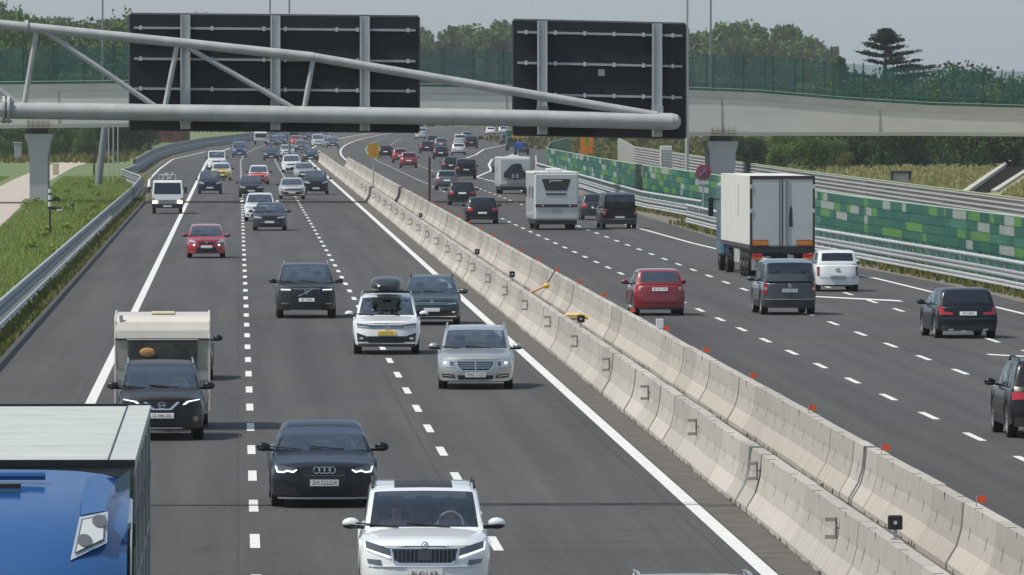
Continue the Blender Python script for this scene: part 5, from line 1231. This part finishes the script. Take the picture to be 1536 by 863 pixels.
b = MB(); b.bbox(-1.62,-1.42,15.5,15.75,2.2,3.0,.04,BLACKM); b.bbox(1.42,1.62,15.5,15.75,2.2,3.0,.04,BLACKM); b.tube((-1.2,15.6,2.9),(-1.5,15.6,2.9),.025,BLACKM); b.tube((1.2,15.6,2.9),(1.5,15.6,2.9),.025,BLACKM); b.build('mirrors', t)
wheels(t, (15.2,), 1.25, .5, .3)

# ---- motorhomes
MHW = mat('motorhome_white', (.52,.54,.54), .35, 0, .5, var=.04, vscale=1)
p = G(835, 345); t = empty('motorhome', (p.x-.05, p.y-1.0, 0), 'tall white motorhome with trapezoid rear window and lamp band', 'motorhome', rz=rad(2.0))
b = MB(); b.bbox(-1.19,1.19,0,6.6,.52,3.05,.10,MHW); b.build('body', t)
b = MB(); b.box(-1.21,-1.19,.1,6.4,2.98,3.05,TW); b.bbox(-1.2,1.2,.04,6.5,3.0,3.10,.03,TW); b.build('roof', t)
b = MB(); b.raw([(-.78,-.012,2.72),(.76,-.012,2.72),(.56,-.012,2.10),(-.58,-.012,2.10)], [(0,3,2,1)], mat('tinted_window',(.02,.025,.028),.12,0,1)); wo = b.build('rear_window', t)
b = MB()
for i in range(7): b.box(-.28+i*.085,-.28+i*.085+.06,-.022,-.014,2.60,2.66,PLATE)
b.box(-.36,-.33,-.022,-.014,2.52,2.68,PLATE)
b.build('lettering', wo)
b = MB(); b.box(-.55,.53,-.02,-.005,1.88,1.96,mat('dark_strip',(.02,.02,.025),.4)); b.build('window_strip', t)
b = MB(); b.bbox(-1.12,1.12,-.04,.0,1.22,1.38,.015,MATS['dark_strip']); lb = b.build('lamp_band', t)
for xx in (-1.0,-.72,.72,1.0): b = MB(); b.tube((xx,-.03,1.30),(xx,-.055,1.30),.055,REDL if abs(xx) > .9 else LAMP,n=12); b.build('round_lamp', lb)
b = MB(); b.box(-.27,.27,-.02,-.003,.98,1.10,LOUV[0]); b.build('number_plate', t)
b = MB(); b.bbox(-1.1,1.1,.1,6.0,.3,.56,.04,DARKT); b.build('chassis', t)
b = MB(); b.bbox(-.45,.35,1.5,2.4,3.08,3.28,.05,WHITE); b.build('roof_unit', t)
b = MB(); b.bbox(-1.26,-1.19,5.7,5.95,1.7,2.2,.02,DARKT); b.bbox(1.24,1.44,5.7,5.95,1.2,2.3,.03,DARKT); b.tube((1.15,5.8,2.1),(1.3,5.8,2.1),.03,DARKT,n=6); b.build('mirrors', t)
b = MB(); b.box(-1.205,-1.192,.8,1.8,1.7,2.3,MATS['tinted_window']); b.box(-1.205,-1.192,3,4,1.7,2.3,MATS['tinted_window']); b.build('side_windows', t)
wheels(t, (1.2,5.2), 1.08, .34, .22, dual=False)
wheels(t, (1.95,), 1.08, .34, .22)
p = G(772, 291); t = empty('motorhome', (p.x, p.y-1.0, 0), 'pale grey motorhome with a dark covered load on its back', 'motorhome', rz=rad(1.6))
b = MB(); b.bbox(-1.14,1.14,0,6.2,.5,2.62,.08,MHW); b.build('body', t)
b = MB(); b.bbox(-1.15,1.15,.05,6.1,2.58,2.68,.03,TW); b.build('roof', t)
b = MB(); b.raw([(-.86,-.25,1.25),(-.80,-.25,1.55),(-.30,-.25,2.1),(0,-.25,2.22),(.42,-.25,2.2),(.5,-.25,1.75),(.86,-.25,1.5),(.9,-.25,1.2),(0,-.25,1.05)]+[(-.86,-.02,1.25),(-.80,-.02,1.55),(-.30,-.02,2.1),(0,-.02,2.22),(.42,-.02,2.2),(.5,-.02,1.75),(.86,-.02,1.5),(.9,-.02,1.2),(0,-.02,1.05)], [(0,1,2,3,4,5,6,7,8)[::-1]]+[(i,(i+1)%9,(i+1)%9+9,i+9) for i in range(9)], mat('dark_cover',(.02,.028,.045),.6)); lc_ = b.build('load_cover', t)
b = MB(); b.box(-.25,-.05,-.262,-.252,1.15,1.45,LOUV[0]); b.box(.05,.25,-.262,-.252,1.15,1.45,LOUV[0]); b.build('pale_straps', lc_)
b = MB(); b.bbox(-1.13,1.13,-.10,.05,.55,.80,.03,LOUV[0]); b.build('bumper', t)
b = MB(); b.bbox(-1.05,1.05,.1,6.0,.28,.52,.04,DARKT); b.build('chassis', t)
b = MB(); b.bbox(-1.38,-1.22,5.6,5.8,1.5,2.0,.03,DARKT); b.tube((-1.1,5.7,1.9),(-1.3,5.7,1.9),.025,DARKT,n=6); b.bbox(1.22,1.38,5.6,5.8,1.5,2.0,.03,DARKT); b.build('mirrors', t)
b = MB(); b.bbox(-.3,.4,2,2.8,2.66,2.8,.04,WHITE); b.build('roof_unit', t)
wheels(t, (1.1,5.0), 1.1, .34, .22)

# ---- small white truck
p = G(251, 321); t = empty('light_truck', (p.x, p.y+.8, 0), 'small white tipper truck with headlights on near the left edge line', 'truck', rz=rad(.6))
b = MB(); pr = [(-1.0,.42),(-1.06,.85),(-1.02,1.15),(-.72,1.95),(-.6,2.02),(.5,2.02),(.62,1.9),(.62,.42)]; hw = .93
for (ya,za),(yb,zb_) in zip(pr, pr[1:]+pr[:1]): b.face([(-hw,ya,za),(hw,ya,za),(hw if zb_<1.3 else hw*.93,yb,zb_),(-hw if zb_<1.3 else -hw*.93,yb,zb_)] if za<1.3 else [(-hw*.93,ya,za),(hw*.93,ya,za),(hw*(.93 if zb_>1.3 else 1),yb,zb_),(-hw*(.93 if zb_>1.3 else 1),yb,zb_)], WHITE)
b.face([(-hw*(.93 if z>1.3 else 1),y_,z) for y_,z in pr], WHITE); b.face([(hw*(.93 if z>1.3 else 1),y_,z) for y_,z in pr][::-1], WHITE); b.build('cab', t)
b = MB(); b.face([(-.82,-1.02,1.2),(.82,-1.02,1.2),(.78,-.765,1.88),(-.78,-.765,1.88)], GLASSD); b.build('windscreen', t)
b = MB(); b.bbox(-.93,.93,-1.14,-1.0,.35,.62,.03,DARKT); b.build('bumper', t)
b = MB(); b.box(-.5,.5,-1.085,-1.05,.68,.86,mat('truck_grille',(.25,.26,.26),.5)); b.build('grille', t)
for sx in (-1,1):
    b = MB(); b.bbox(*sorted((sx*.60,sx*.90)),-1.10,-1.03,.62,.80,.02,mat('lit_headlamp',(.9,.85,.7),.3,emit=(1,.88,.6),es=1.6)); b.build('headlight', t)
    b = MB(); b.bbox(*sorted((sx*1.02,sx*1.18)),-.75,-.65,1.25,1.65,.02,DARKT); b.tube((sx*.9,-.7,1.6),(sx*1.1,-.7,1.6),.02,DARKT,n=5); b.build('mirror', t)
    b = MB(); b.box(*sorted((sx*.8,sx*.9)),-1.09,-1.05,.82,.98,ORNG); b.build('indicator', t)
b = MB(); b.box(-.26,.26,-1.16,-1.14,.42,.52,PLATE); b.build('number_plate', t)
b = MB(); b.box(-.98,.98,.75,4.2,.8,.95,STEEL); b.box(-.98,-.94,.75,4.2,.9,1.4,STEEL); b.box(.94,.98,.75,4.2,.9,1.4,STEEL); b.build('load_bed', t)
b = MB()
b.path([(-.5,.9,.9),(-.5,.9,2.35),(.5,.9,2.35),(.5,.9,.9)], .035, STEEL, n=6)
for a, c in (((-.4,1.0,1.9),(-.1,1.4,2.45)),((-.1,1.4,2.45),(.15,1.1,2.1)),((.15,1.1,2.1),(.35,1.5,2.5)),((.0,1.2,1.9),(.05,1.2,2.5))): b.tube(a, c, .045, mat('load_grey',(.3,.32,.33),.6), n=6)
b.build('load_frame', t)
wheels(t, (-.45,2.9), .93, .34, .2)

# ---- far white lorry and green lorry under the larger sign
def far_lorry(label, x, y, col, h=3.4, w=2.3, l=7):
    p = G(x, y); t = empty('box_lorry', (p.x, p.y, 0), label, 'lorry')
    b = MB(); b.bbox(-w/2,w/2,0,1.9,.5,h*.72,.12,col); b.build('cab', t); b = MB(); b.bbox(-w/2,w/2,2.0,l,.8,h,.05,col); b.build('box_body', t)
    b = MB(); b.box(-w*.42,w*.42,-.02,-.003,h*.40,h*.62,MATS['tinted_window']); b.build('windscreen', t); wheels(t, (.9,l-1.2), w/2, .45, .28); return t
far_lorry('white box lorry farthest left under the larger sign', 391, 217, WHITE, 2.6, 1.9)
far_lorry('dark green box lorry just behind the small bright red car', 438, 212, mat('lorry_green',(.03,.10,.06),.5), 2.6, 1.9)
far_lorry('dark green lorry on the slip road at the end of the green wall', 771, 226, mat('lorry_green2',(.03,.09,.07),.5), 2.6, 1.9)
# ================================================================== PEOPLE in the nearest white SUV
def person(label, ci, sx, shirt, driver):
    t = ci['t']; 
    bx, by = sx*.38, ci['r1']+.22; bz = ci['belt']
    me = bpy.data.meshes.new('person'); 
    V = [(0,.0,-.48),(0,.04,-.25),(0,.03,-.02),(0,.0,.10),(0,-.03,.20),(0,-.05,.31),          # pelvis..head
         (.19,.01,.02),(.25,-.14,-.12),(.14,-.36,-.02),  (-.19,.01,.02),(-.25,-.14,-.12),(-.14,-.36,-.02),
         (.10,-.05,-.5),(.12,-.5,-.42),(.12,-.62,-.80), (-.10,-.05,-.5),(-.12,-.5,-.42),(-.12,-.62,-.80)]
    E = [(0,1),(1,2),(2,3),(3,4),(4,5),(2,6),(6,7),(7,8),(2,9),(9,10),(10,11),(0,12),(12,13),(13,14),(0,15),(15,16),(16,17)]
    R_ = [.15,.15,.14,.055,.085,.09,.075,.05,.035,.075,.05,.035,.09,.07,.05,.09,.07,.05]
    me.from_pydata(V, E, []); o = bpy.data.objects.new('person', me); COL.objects.link(o)
    sk = o.modifiers.new('skin', 'SKIN'); sub = o.modifiers.new('sub', 'SUBSURF'); sub.levels = 2; sub.render_levels = 2
    lay = me.skin_vertices[0] if me.skin_vertices else None
    if lay is None:
        import bmesh
        bm = bmesh.new(); bm.from_mesh(me); bm.verts.layers.skin.verify(); bm.to_mesh(me); bm.free(); lay = me.skin_vertices[0]
    for i, r in enumerate(R_): lay.data[i].radius = (r, r)
    lay.data[0].use_root = True
    bpy.context.view_layer.update()
    dg = bpy.context.evaluated_depsgraph_get(); m2 = bpy.data.meshes.new_from_object(o.evaluated_get(dg))
    bpy.data.objects.remove(o)
    skin = mat('skin', (.42,.24,.17), .6); sm = mat('shirt_'+shirt[0], shirt[1], .9)
    m2.materials.clear(); m2.materials.append(skin); m2.materials.append(sm)
    for p_ in m2.polygons:
        z = sum((m2.vertices[v].co.z for v in p_.vertices))/len(p_.vertices); yv = sum((m2.vertices[v].co.y for v in p_.vertices))/len(p_.vertices)
        p_.material_index = 1 if (z < .085 and yv > -.22) or z < -.3 else 0; p_.use_smooth = True
    o = bpy.data.objects.new('person', m2); COL.objects.link(o)
    o.location = t.matrix_world @ Vector((bx, by, bz)) if False else Vector((t.location.x+bx, t.location.y+by, bz)); o.rotation_euler = t.rotation_euler
    tag(o, label, 'person')
    b = MB(); b.ball((0,-.035,.335),.098,.105,.085,mat('dark_hair',(.05,.03,.02),.8),n=12,k=8); b.build('hair', o, smooth=60)
    b = MB(); 
    for e in (-1,1): b.ball((e*.035,-.135,.262),.012,.01,.009,BLACKM,n=6,k=4)
    b.ball((0,-.148,.235),.014,.02,.022,skin,n=6,k=4); b.box(-.025,.025,-.137,-.128,.196,.204,mat('lips',(.3,.1,.09),.6)); b.build('face_features', o)
    return o
person('driver in a grey shirt with hands at the wheel of the nearest white SUV', kod, 1, ('grey',(.25,.26,.28)), True)
person('passenger in a pink top inside the nearest white SUV', kod, -1, ('pink',(.55,.25,.24)), False)

person('driver in a dark shirt inside the dark navy saloon', audi_c, 1, ('dark',(.06,.07,.09)), True)
person('driver in a white shirt inside the black crossover with the caravan', cross_c, 1, ('white',(.5,.5,.5)), True)
person('driver in a blue shirt inside the silver estate car', merc_c, 1, ('blue',(.12,.18,.30)), True)
person('driver in a light shirt inside the white SUV under the roof box', tig_c, 1, ('light',(.4,.38,.35)), True)
person('driver in a green shirt inside the large black SUV', volvo_c, 1, ('green',(.10,.16,.12)), True)

# ================================================================== VEGETATION
def leafmat(name, c, c2):
    m = bpy.data.materials.new(name); m.use_nodes = True; n = m.node_tree; b = n.nodes['Principled BSDF']; N = n.nodes.new; L = n.links.new
    g_ = N('ShaderNodeNewGeometry'); oi = N('ShaderNodeObjectInfo'); ad = N('ShaderNodeMath'); ad.operation = 'ADD'; L(g_.outputs['Random Per Island'], ad.inputs[0])
    ml = N('ShaderNodeMath'); ml.operation = 'MULTIPLY'; ml.inputs[1].default_value = .6; L(oi.outputs['Random'], ml.inputs[0]); L(ml.outputs[0], ad.inputs[1])
    dv = N('ShaderNodeMath'); dv.operation = 'DIVIDE'; dv.inputs[1].default_value = 1.6; L(ad.outputs[0], dv.inputs[0])
    cr = N('ShaderNodeValToRGB'); L(dv.outputs[0], cr.inputs[0]); cr.color_ramp.elements[0].color = (*c,1); cr.color_ramp.elements[1].color = (*c2,1); L(cr.outputs[0], b.inputs['Base Color'])
    b.inputs['Roughness'].default_value = .75; b.inputs['Specular IOR Level'].default_value = .2
    tl = N('ShaderNodeBsdfTranslucent'); L(cr.outputs[0], tl.inputs[0]); mx = N('ShaderNodeMixShader'); mx.inputs[0].default_value = .25
    L(b.outputs[0], mx.inputs[1]); L(tl.outputs[0], mx.inputs[2]); L(mx.outputs[0], n.nodes['Material Output'].inputs[0])
    MATS[name] = m; return m
LEAF = leafmat('leaves_green', (.040,.095,.024), (.12,.20,.048)); LEAFD = leafmat('leaves_dark', (.022,.062,.022), (.065,.125,.038)); LEAFO = leafmat('leaves_olive', (.07,.08,.02), (.17,.15,.05)); NEED = leafmat('needles', (.010,.026,.016), (.025,.055,.030)); LEAFY = leafmat('leaves_bright', (.12,.17,.03), (.27,.30,.07))
BARK = mat('bark', (.10,.08,.06), .9, var=.3, vscale=4)
def leaf(b, c, s, r, m):
    a = Vector((r.gauss(0,1), r.gauss(0,1), r.gauss(0,1))).normalized(); u = a.orthogonal().normalized()*s; v = a.cross(u).normalized()*s*r.uniform(.5,.9)
    b.face([c-u-v*.4, c+u*.2-v, c+u+v*.3, c-u*.3+v], m)
def make_tree(seed, h, w, m, nl=2600, ls=.28, trunk=.25, lowest=.18, blobs=26, name='tree', conic=0.0):
    r = random.Random(seed); t = bpy.data.objects.new(name, None); COL.objects.link(t)
    b = MB(); base = h*lowest
    b.tube((0,0,0),(r.uniform(-.2,.2),0,h*.55),h*.018+.05,BARK,r2=h*.010,n=7)
    cs = []
    for i in range(blobs):
        z = lerp(base, h*.93, r.random()**.85); f = (z-base)/(h-base)
        rw = w/2*math.sqrt(max(.05, 1-(2*f-.75)**2*.62))*(1-conic*f)*.74
        an = r.uniform(0, 2*math.pi); d = rw*math.sqrt(r.uniform(.1,1)); c = Vector((d*math.cos(an), d*math.sin(an), z)); R_ = w*r.uniform(.13,.24); cs.append((c, R_))
        if i % 2 == 0: b.tube((0,0,max(base*.7, z-w*.35)), c, .035*h/10+.02, BARK, r2=.02, n=5)
    b.build('trunk', t)
    b = MB()
    for i in range(nl):
        c, R_ = cs[r.randrange(len(cs))]; d = Vector((r.gauss(0,1), r.gauss(0,1), r.gauss(0,1)*.8)).normalized(); p_ = c+d*R_*r.uniform(.55,1.08)
        leaf(b, p_, ls*r.uniform(.6,1.3), r, m)
    b.build('crown', t); return t
def place(protos, plist, group):
    used = set()
    for (k, x, Y, sc, rz, lab, cat) in plist:
        pr = protos[k]; loc = (x, Y, -.06)
        if k not in used: used.add(k); pr.location = loc; pr.rotation_euler = (0,0,rz); pr.scale = sc; tag(pr, lab, cat, group)
        else: o = copy_thing(pr, loc, rz, sc, lab, group)
    for k in range(len(protos)):
        if k not in used:
            for c_ in list(protos[k].children): bpy.data.objects.remove(c_)
            bpy.data.objects.remove(protos[k])
rt = random.Random(11)
wood = [make_tree(20+i, 20, 9.5, [LEAF,LEAF,LEAFD,LEAFO][i%4] if i != 3 else LEAF, 4200, .50, lowest=.06, blobs=38) for i in range(6)]
# far wood: silhouette height by picture position
SIL = [(-200,18),(0,22),(40,30),(90,38),(150,36),(200,34),(400,36),(630,42),(700,38),(760,42),(900,45),(1035,52),(1080,47),(1150,46),(1200,52),(1240,68),(1262,88),(1300,104)]
lst = []; n = 0
for row, Yr in enumerate((2150, 2260, 2380)):
    x = -170
    while x < (1265 if row == 0 else 1245):
        xx = x+rt.uniform(-8,8); top = interp(SIL, xx)+(0 if row else rt.uniform(0,9)); Y = Yr+rt.uniform(-25,25)
        if row == 0 : top += 14
        zt_ = CAMH+(145-top)*Y/FPX; s = zt_/19.2
        lst.append((rt.randrange(6), P(xx,150,Y).x, Y, (s*rt.uniform(.85,1.15), s, s*rt.uniform(.94,1.06)), rt.uniform(0,6.28), 'tall broadleaf tree in the hazy wood beyond the overpass', 'tree')); x += rt.uniform(30,44)
place(wood, lst, 'trees of the far wood')
# mid trees
bush = [make_tree(50, 5, 6, LEAFD, 6500, .13, lowest=.04, blobs=22, name='bush'), make_tree(51, 5, 6, LEAF, 6500, .13, lowest=.04, blobs=22, name='bush'), make_tree(52, 5, 6, LEAFO, 6000, .12, lowest=.03, blobs=20, name='bush'), make_tree(53, 5, 6, LEAFD, 6500, .13, lowest=.02, blobs=26, name='bush')]
lst = []
for row, (Yr, top) in enumerate(((905,155),(960,128),(1060,112))):     # hedge behind the field
    x = 1100 if row == 0 else (1290 if row else 0)
    while x < 1660:
        Y = Yr+rt.uniform(-12,12); tp = top+rt.uniform(-4,14)+(40 if row == 0 and x < 1250 else 0)+(26 if row==0 and 1360 < x < 1420 else 0); z = CAMH+(145-tp)*Y/FPX; s = z/5
        lst.append((rt.choice((0,3,0,1)), P(x,150,Y).x, Y, (s*rt.uniform(.8,1.2)*1.0, s, s), rt.uniform(0,6.28), 'dense dark bushy tree in the hedge behind the field', 'tree')); x += rt.uniform(30,55)
for x, y, h in ((1175,262,2.6),(1215,262,3.2),(1245,256,2.8),(1150,250,2.4),(1268,258,1.5),(1125,238,2.0),(960,222,2.2),(925,220,2.0),(975,218,2.6)):
    p = G(x, y-4); s = h/5; lst.append((1 if x%2 else 2, p.x, p.y, (s*1.3,s,s), rt.uniform(0,6.28), 'bushy green shrub at the near edge of the field', 'bush'))
place(bush, lst, 'hedge trees and bushes right of the motorway')
bush2 = [make_tree(60+i, 6, 6, [LEAFD,LEAF,LEAF][i], 7000, .14, lowest=.05, blobs=32) for i in range(3)]
lst = []
for row, (Yr, top) in enumerate(((1040,185),(1120,120),(1220,70),(1330,34))):
    x = -150
    while x < (130 if row == 0 else 195 if row < 2 else 190):
        Y = Yr+rt.uniform(-15,15); tp = (top+rt.uniform(-6,12)) if row < 3 else interp(SIL,x)+rt.uniform(-2,10); z = CAMH+(145-tp)*Y/FPX; s = z/6
        lst.append((rt.randrange(3), P(x,150,Y).x, Y, (s*rt.uniform(.5,.8) if row > 1 else s*1.1, s if row < 2 else s*.7, s), rt.uniform(0,6.28), 'dark green tree standing left of the motorway behind the dirt track', 'tree')); x += rt.uniform(26,40)
for x in range(190, 250, 14):
    Y = 1500+x; lst.append((1, P(x,150,Y).x, Y, (.7,.7,.7), x, 'dark green tree standing left of the motorway behind the dirt track', 'tree'))
place(bush2, lst, 'trees left of the motorway')
# cedar with flat tiers
t = empty('cedar_tree', (P(1328,150,1000).x, 1000, 0), 'dark cedar with flat spreading tiers standing above the low trees', 'tree')
r = random.Random(4); b = MB(); b.tube((0,0,0),(0,0,13.9),.35,BARK,r2=.06,n=8); cr = MB()
for z, rr in ((6.4,3.0),(7.4,3.2),(8.4,3.0),(9.3,3.6),(10.2,3.9),(11.0,2.6),(11.8,3.0),(12.6,1.9),(13.3,1.3),(13.8,.7),(14.2,.35)):
    for i in range(6):
        an = r.uniform(0,6.28); l_ = rr*r.uniform(.65,1.1); e = Vector((l_*math.cos(an), l_*math.sin(an), z+r.uniform(-.1,.3))); b.tube((0,0,z-.35), e, .06, BARK, r2=.02, n=5)
        for q_ in range(230):
            f = r.uniform(.15,1)**.8; p_ = Vector((0,0,z-.35)).lerp(e, f)+Vector((r.gauss(0,.24), r.gauss(0,.24), r.gauss(0,.07)+.25*f)); leaf(cr, p_, .105, r, NEED)
b.build('trunk', t); cr.build('crown', t); t.scale = (1.4, 1.4, 1.0)
t = make_tree(81, 9, 4.2, LEAFD, 2400, .24, lowest=.1, blobs=22, name='conifer', conic=.5); t.location = (P(1262,150,1000).x,1000,0); t.scale = (.7,.7,1.31); tag(t, 'narrow dark tree at the right end of the tall wood', 'tree')
# far shed, distant parked row
p = G(236, 214)
t = empty('brick_shed', (p.x, p.y, 0), 'long low reddish brick shed at the far left behind the road wall', 'shed')
b = MB(); b.box(-5,5,0,5,0,1.9,mat('red_brick',(.22,.08,.05),.9,var=.5,vscale=1.2)); b.build('wall', t); b = MB(); b.raw([(-5.3,-.3,1.85),(5.3,-.3,1.85),(5.3,2.5,2.6),(-5.3,2.5,2.6),(5.3,5.3,1.85),(-5.3,5.3,1.85)],[(0,1,2,3),(3,2,4,5),(0,3,5),(1,4,2)],mat('pale_roof',(.40,.40,.38),.7)); b.build('roof', t)
for i in range(5): b = MB(); b.box(-4.3+i*2,-3.5+i*2,-.03,-.002,.5,1.3,MATS['tinted_window']); b.build('window', t)
pk = None
for i, x in enumerate(range(262, 400, 13)):
    Y = 1780; X = P(x,150,Y).x
    if pk is None:
        pk = empty('parked_car', (X,Y,.0), 'pale parked car in the distant row behind the left road wall', 'car', 'distant parked cars behind the left wall', rz=1.57)
        b = MB(); b.bbox(-.85,.85,-2.1,2.1,.3,1.0,.15,LSILV); b.build('body', pk); b = MB(); b.bbox(-.7,.7,-1.1,1.5,.95,1.5,.2,MATS['tinted_window']); b.build('cabin', pk); wheels(pk, (-1.3,1.3), .85, .32, .2)
    else: copy_thing(pk, (X,Y,.0), 1.57+rt.uniform(-.2,.2))
# weeds, grass
def blades(name, label, n_, area, hmin, hmax, m, seed, wf=.10):
    r = random.Random(seed); b = MB()
    for i in range(n_):
        X, Y = area(r); h = r.uniform(hmin, hmax); w = h*wf*r.uniform(.7,1.6); an = r.uniform(0,3.14); dx, dy = math.cos(an)*w, math.sin(an)*w; lx, ly = r.gauss(0,.25)*h, r.gauss(0,.25)*h
        b.face([(X-dx,Y-dy,-.06),(X+dx,Y+dy,-.06),(X+dx*.7+lx,Y+dy*.7+ly,h),(X-dx*.2+lx,Y-dy*.2+ly,h*1.05)], m)
    o = b.build(name); tag(o, label, 'grass', kind='stuff'); return o
GRB = leafmat('grass_blades', (.11,.18,.035), (.29,.35,.09))
def a1(r):
    Y = 270+(r.random()**1.3)*520
    while True:
        X = r.uniform(-21, -8.0)
        trk = interp([(a_,b_) for a_,b_,_ in TR], Y)
        if Y < 330 or abs(X-trk) > 2.4: return X, Y
blades('tall_grass', 'long green grass on the bank left of the guard rail', 80000, a1, .04, .19, GRB, 1, .09)
def a2(r): Y = 190+(r.random()**1.2)*430; return r.uniform(-7.1,-6.42), Y
blades('verge_weeds', 'dry low weeds between the left kerb and guard rail', 7000, a2, .04, .22, leafmat('weed_blades',(.10,.12,.03),(.22,.22,.07)), 2, .3)
def a3(r):
    Y = 290+(r.random()**1.2)*350; cl = math.sin(Y*.35)+math.sin(Y*.13+1)
    return interp(GR1 if Y < 500 else GR2, Y)+r.uniform(-.5,1.6), Y
blades('verge_weeds', 'weeds under the right guard rail', 9000, a3, .04, .22, MATS['weed_blades'], 3, .3)
def a4(r):
    while True:
        Y = 560+r.random()*330; X = 37+r.random()*(Y*.095-35+8)
        f = (Y-A0.y)/(A1.y-A0.y); xa = A0.x+(A1.x-A0.x)*f; g_ = (Y-B0.y)/(B1.y-B0.y); xb = B0.x+(B1.x-B0.x)*g_
        if not (xa-.3 < X < xb+1.2): return X, Y
blades('field_grass', 'dry yellow-green crop in the field on the right', 26000, a4, .1, .35, leafmat('crop',(.15,.17,.06),(.30,.28,.12)), 4, .3)
def a5(r): Y = r.uniform(960, 1500); return (r.uniform(40,95) if r.random() < .5 else r.uniform(-45,-12)), Y
blades('rough_grass', 'distant rough grass beyond the overpass', 9000, a5, .2, .7, LEAFO, 5, .7)
# clumps on the bank
blades('dry_grass', 'dry straw-coloured grass patches on the left bank', 9000, lambda r: (lambda q: q if math.sin(q[0]*1.3+q[1]*.06)+math.sin(q[1]*.11+q[0]*.5) > .5 else (-7.6-r.random()*.5, q[1]))(a1(r)), .06, .24, leafmat('straw_blades',(.22,.21,.08),(.40,.36,.17)), 12, .10)
cl = MB(); r = random.Random(9)
for i in range(60):
    X, Y = a1(r); R_ = r.uniform(.25,.6)
    for q_ in range(90):
        d = Vector((r.gauss(0,1),r.gauss(0,1),abs(r.gauss(0,1)))).normalized()*R_*r.uniform(.4,1); leaf(cl, Vector((X,Y,0))+d, .09, r, LEAFY)
o = cl.build('bank_undergrowth'); tag(o, 'leafy undergrowth scattered over the grass bank', 'undergrowth', kind='stuff')

# ================================================================== HAZE
hz = MB(); hz.box(-3600,3600,-80,4000,-1.1,60,mat('haze_surface',(1,1,1))); ho = hz.build('haze'); ho['kind'] = 'stuff'; ho['label'] = 'thin summer haze over the motorway'; ho['category'] = 'haze'
hm = bpy.data.materials.new('haze_volume'); hm.use_nodes = True; hn = hm.node_tree; hn.nodes.clear(); oo = hn.nodes.new('ShaderNodeOutputMaterial'); pv = hn.nodes.new('ShaderNodeVolumePrincipled')
pv.inputs['Color'].default_value = (.95,.97,1,1); pv.inputs['Density'].default_value = .00006; hn.links.new(pv.outputs[0], oo.inputs['Volume'])
ho.data.materials.clear(); ho.data.materials.append(hm)
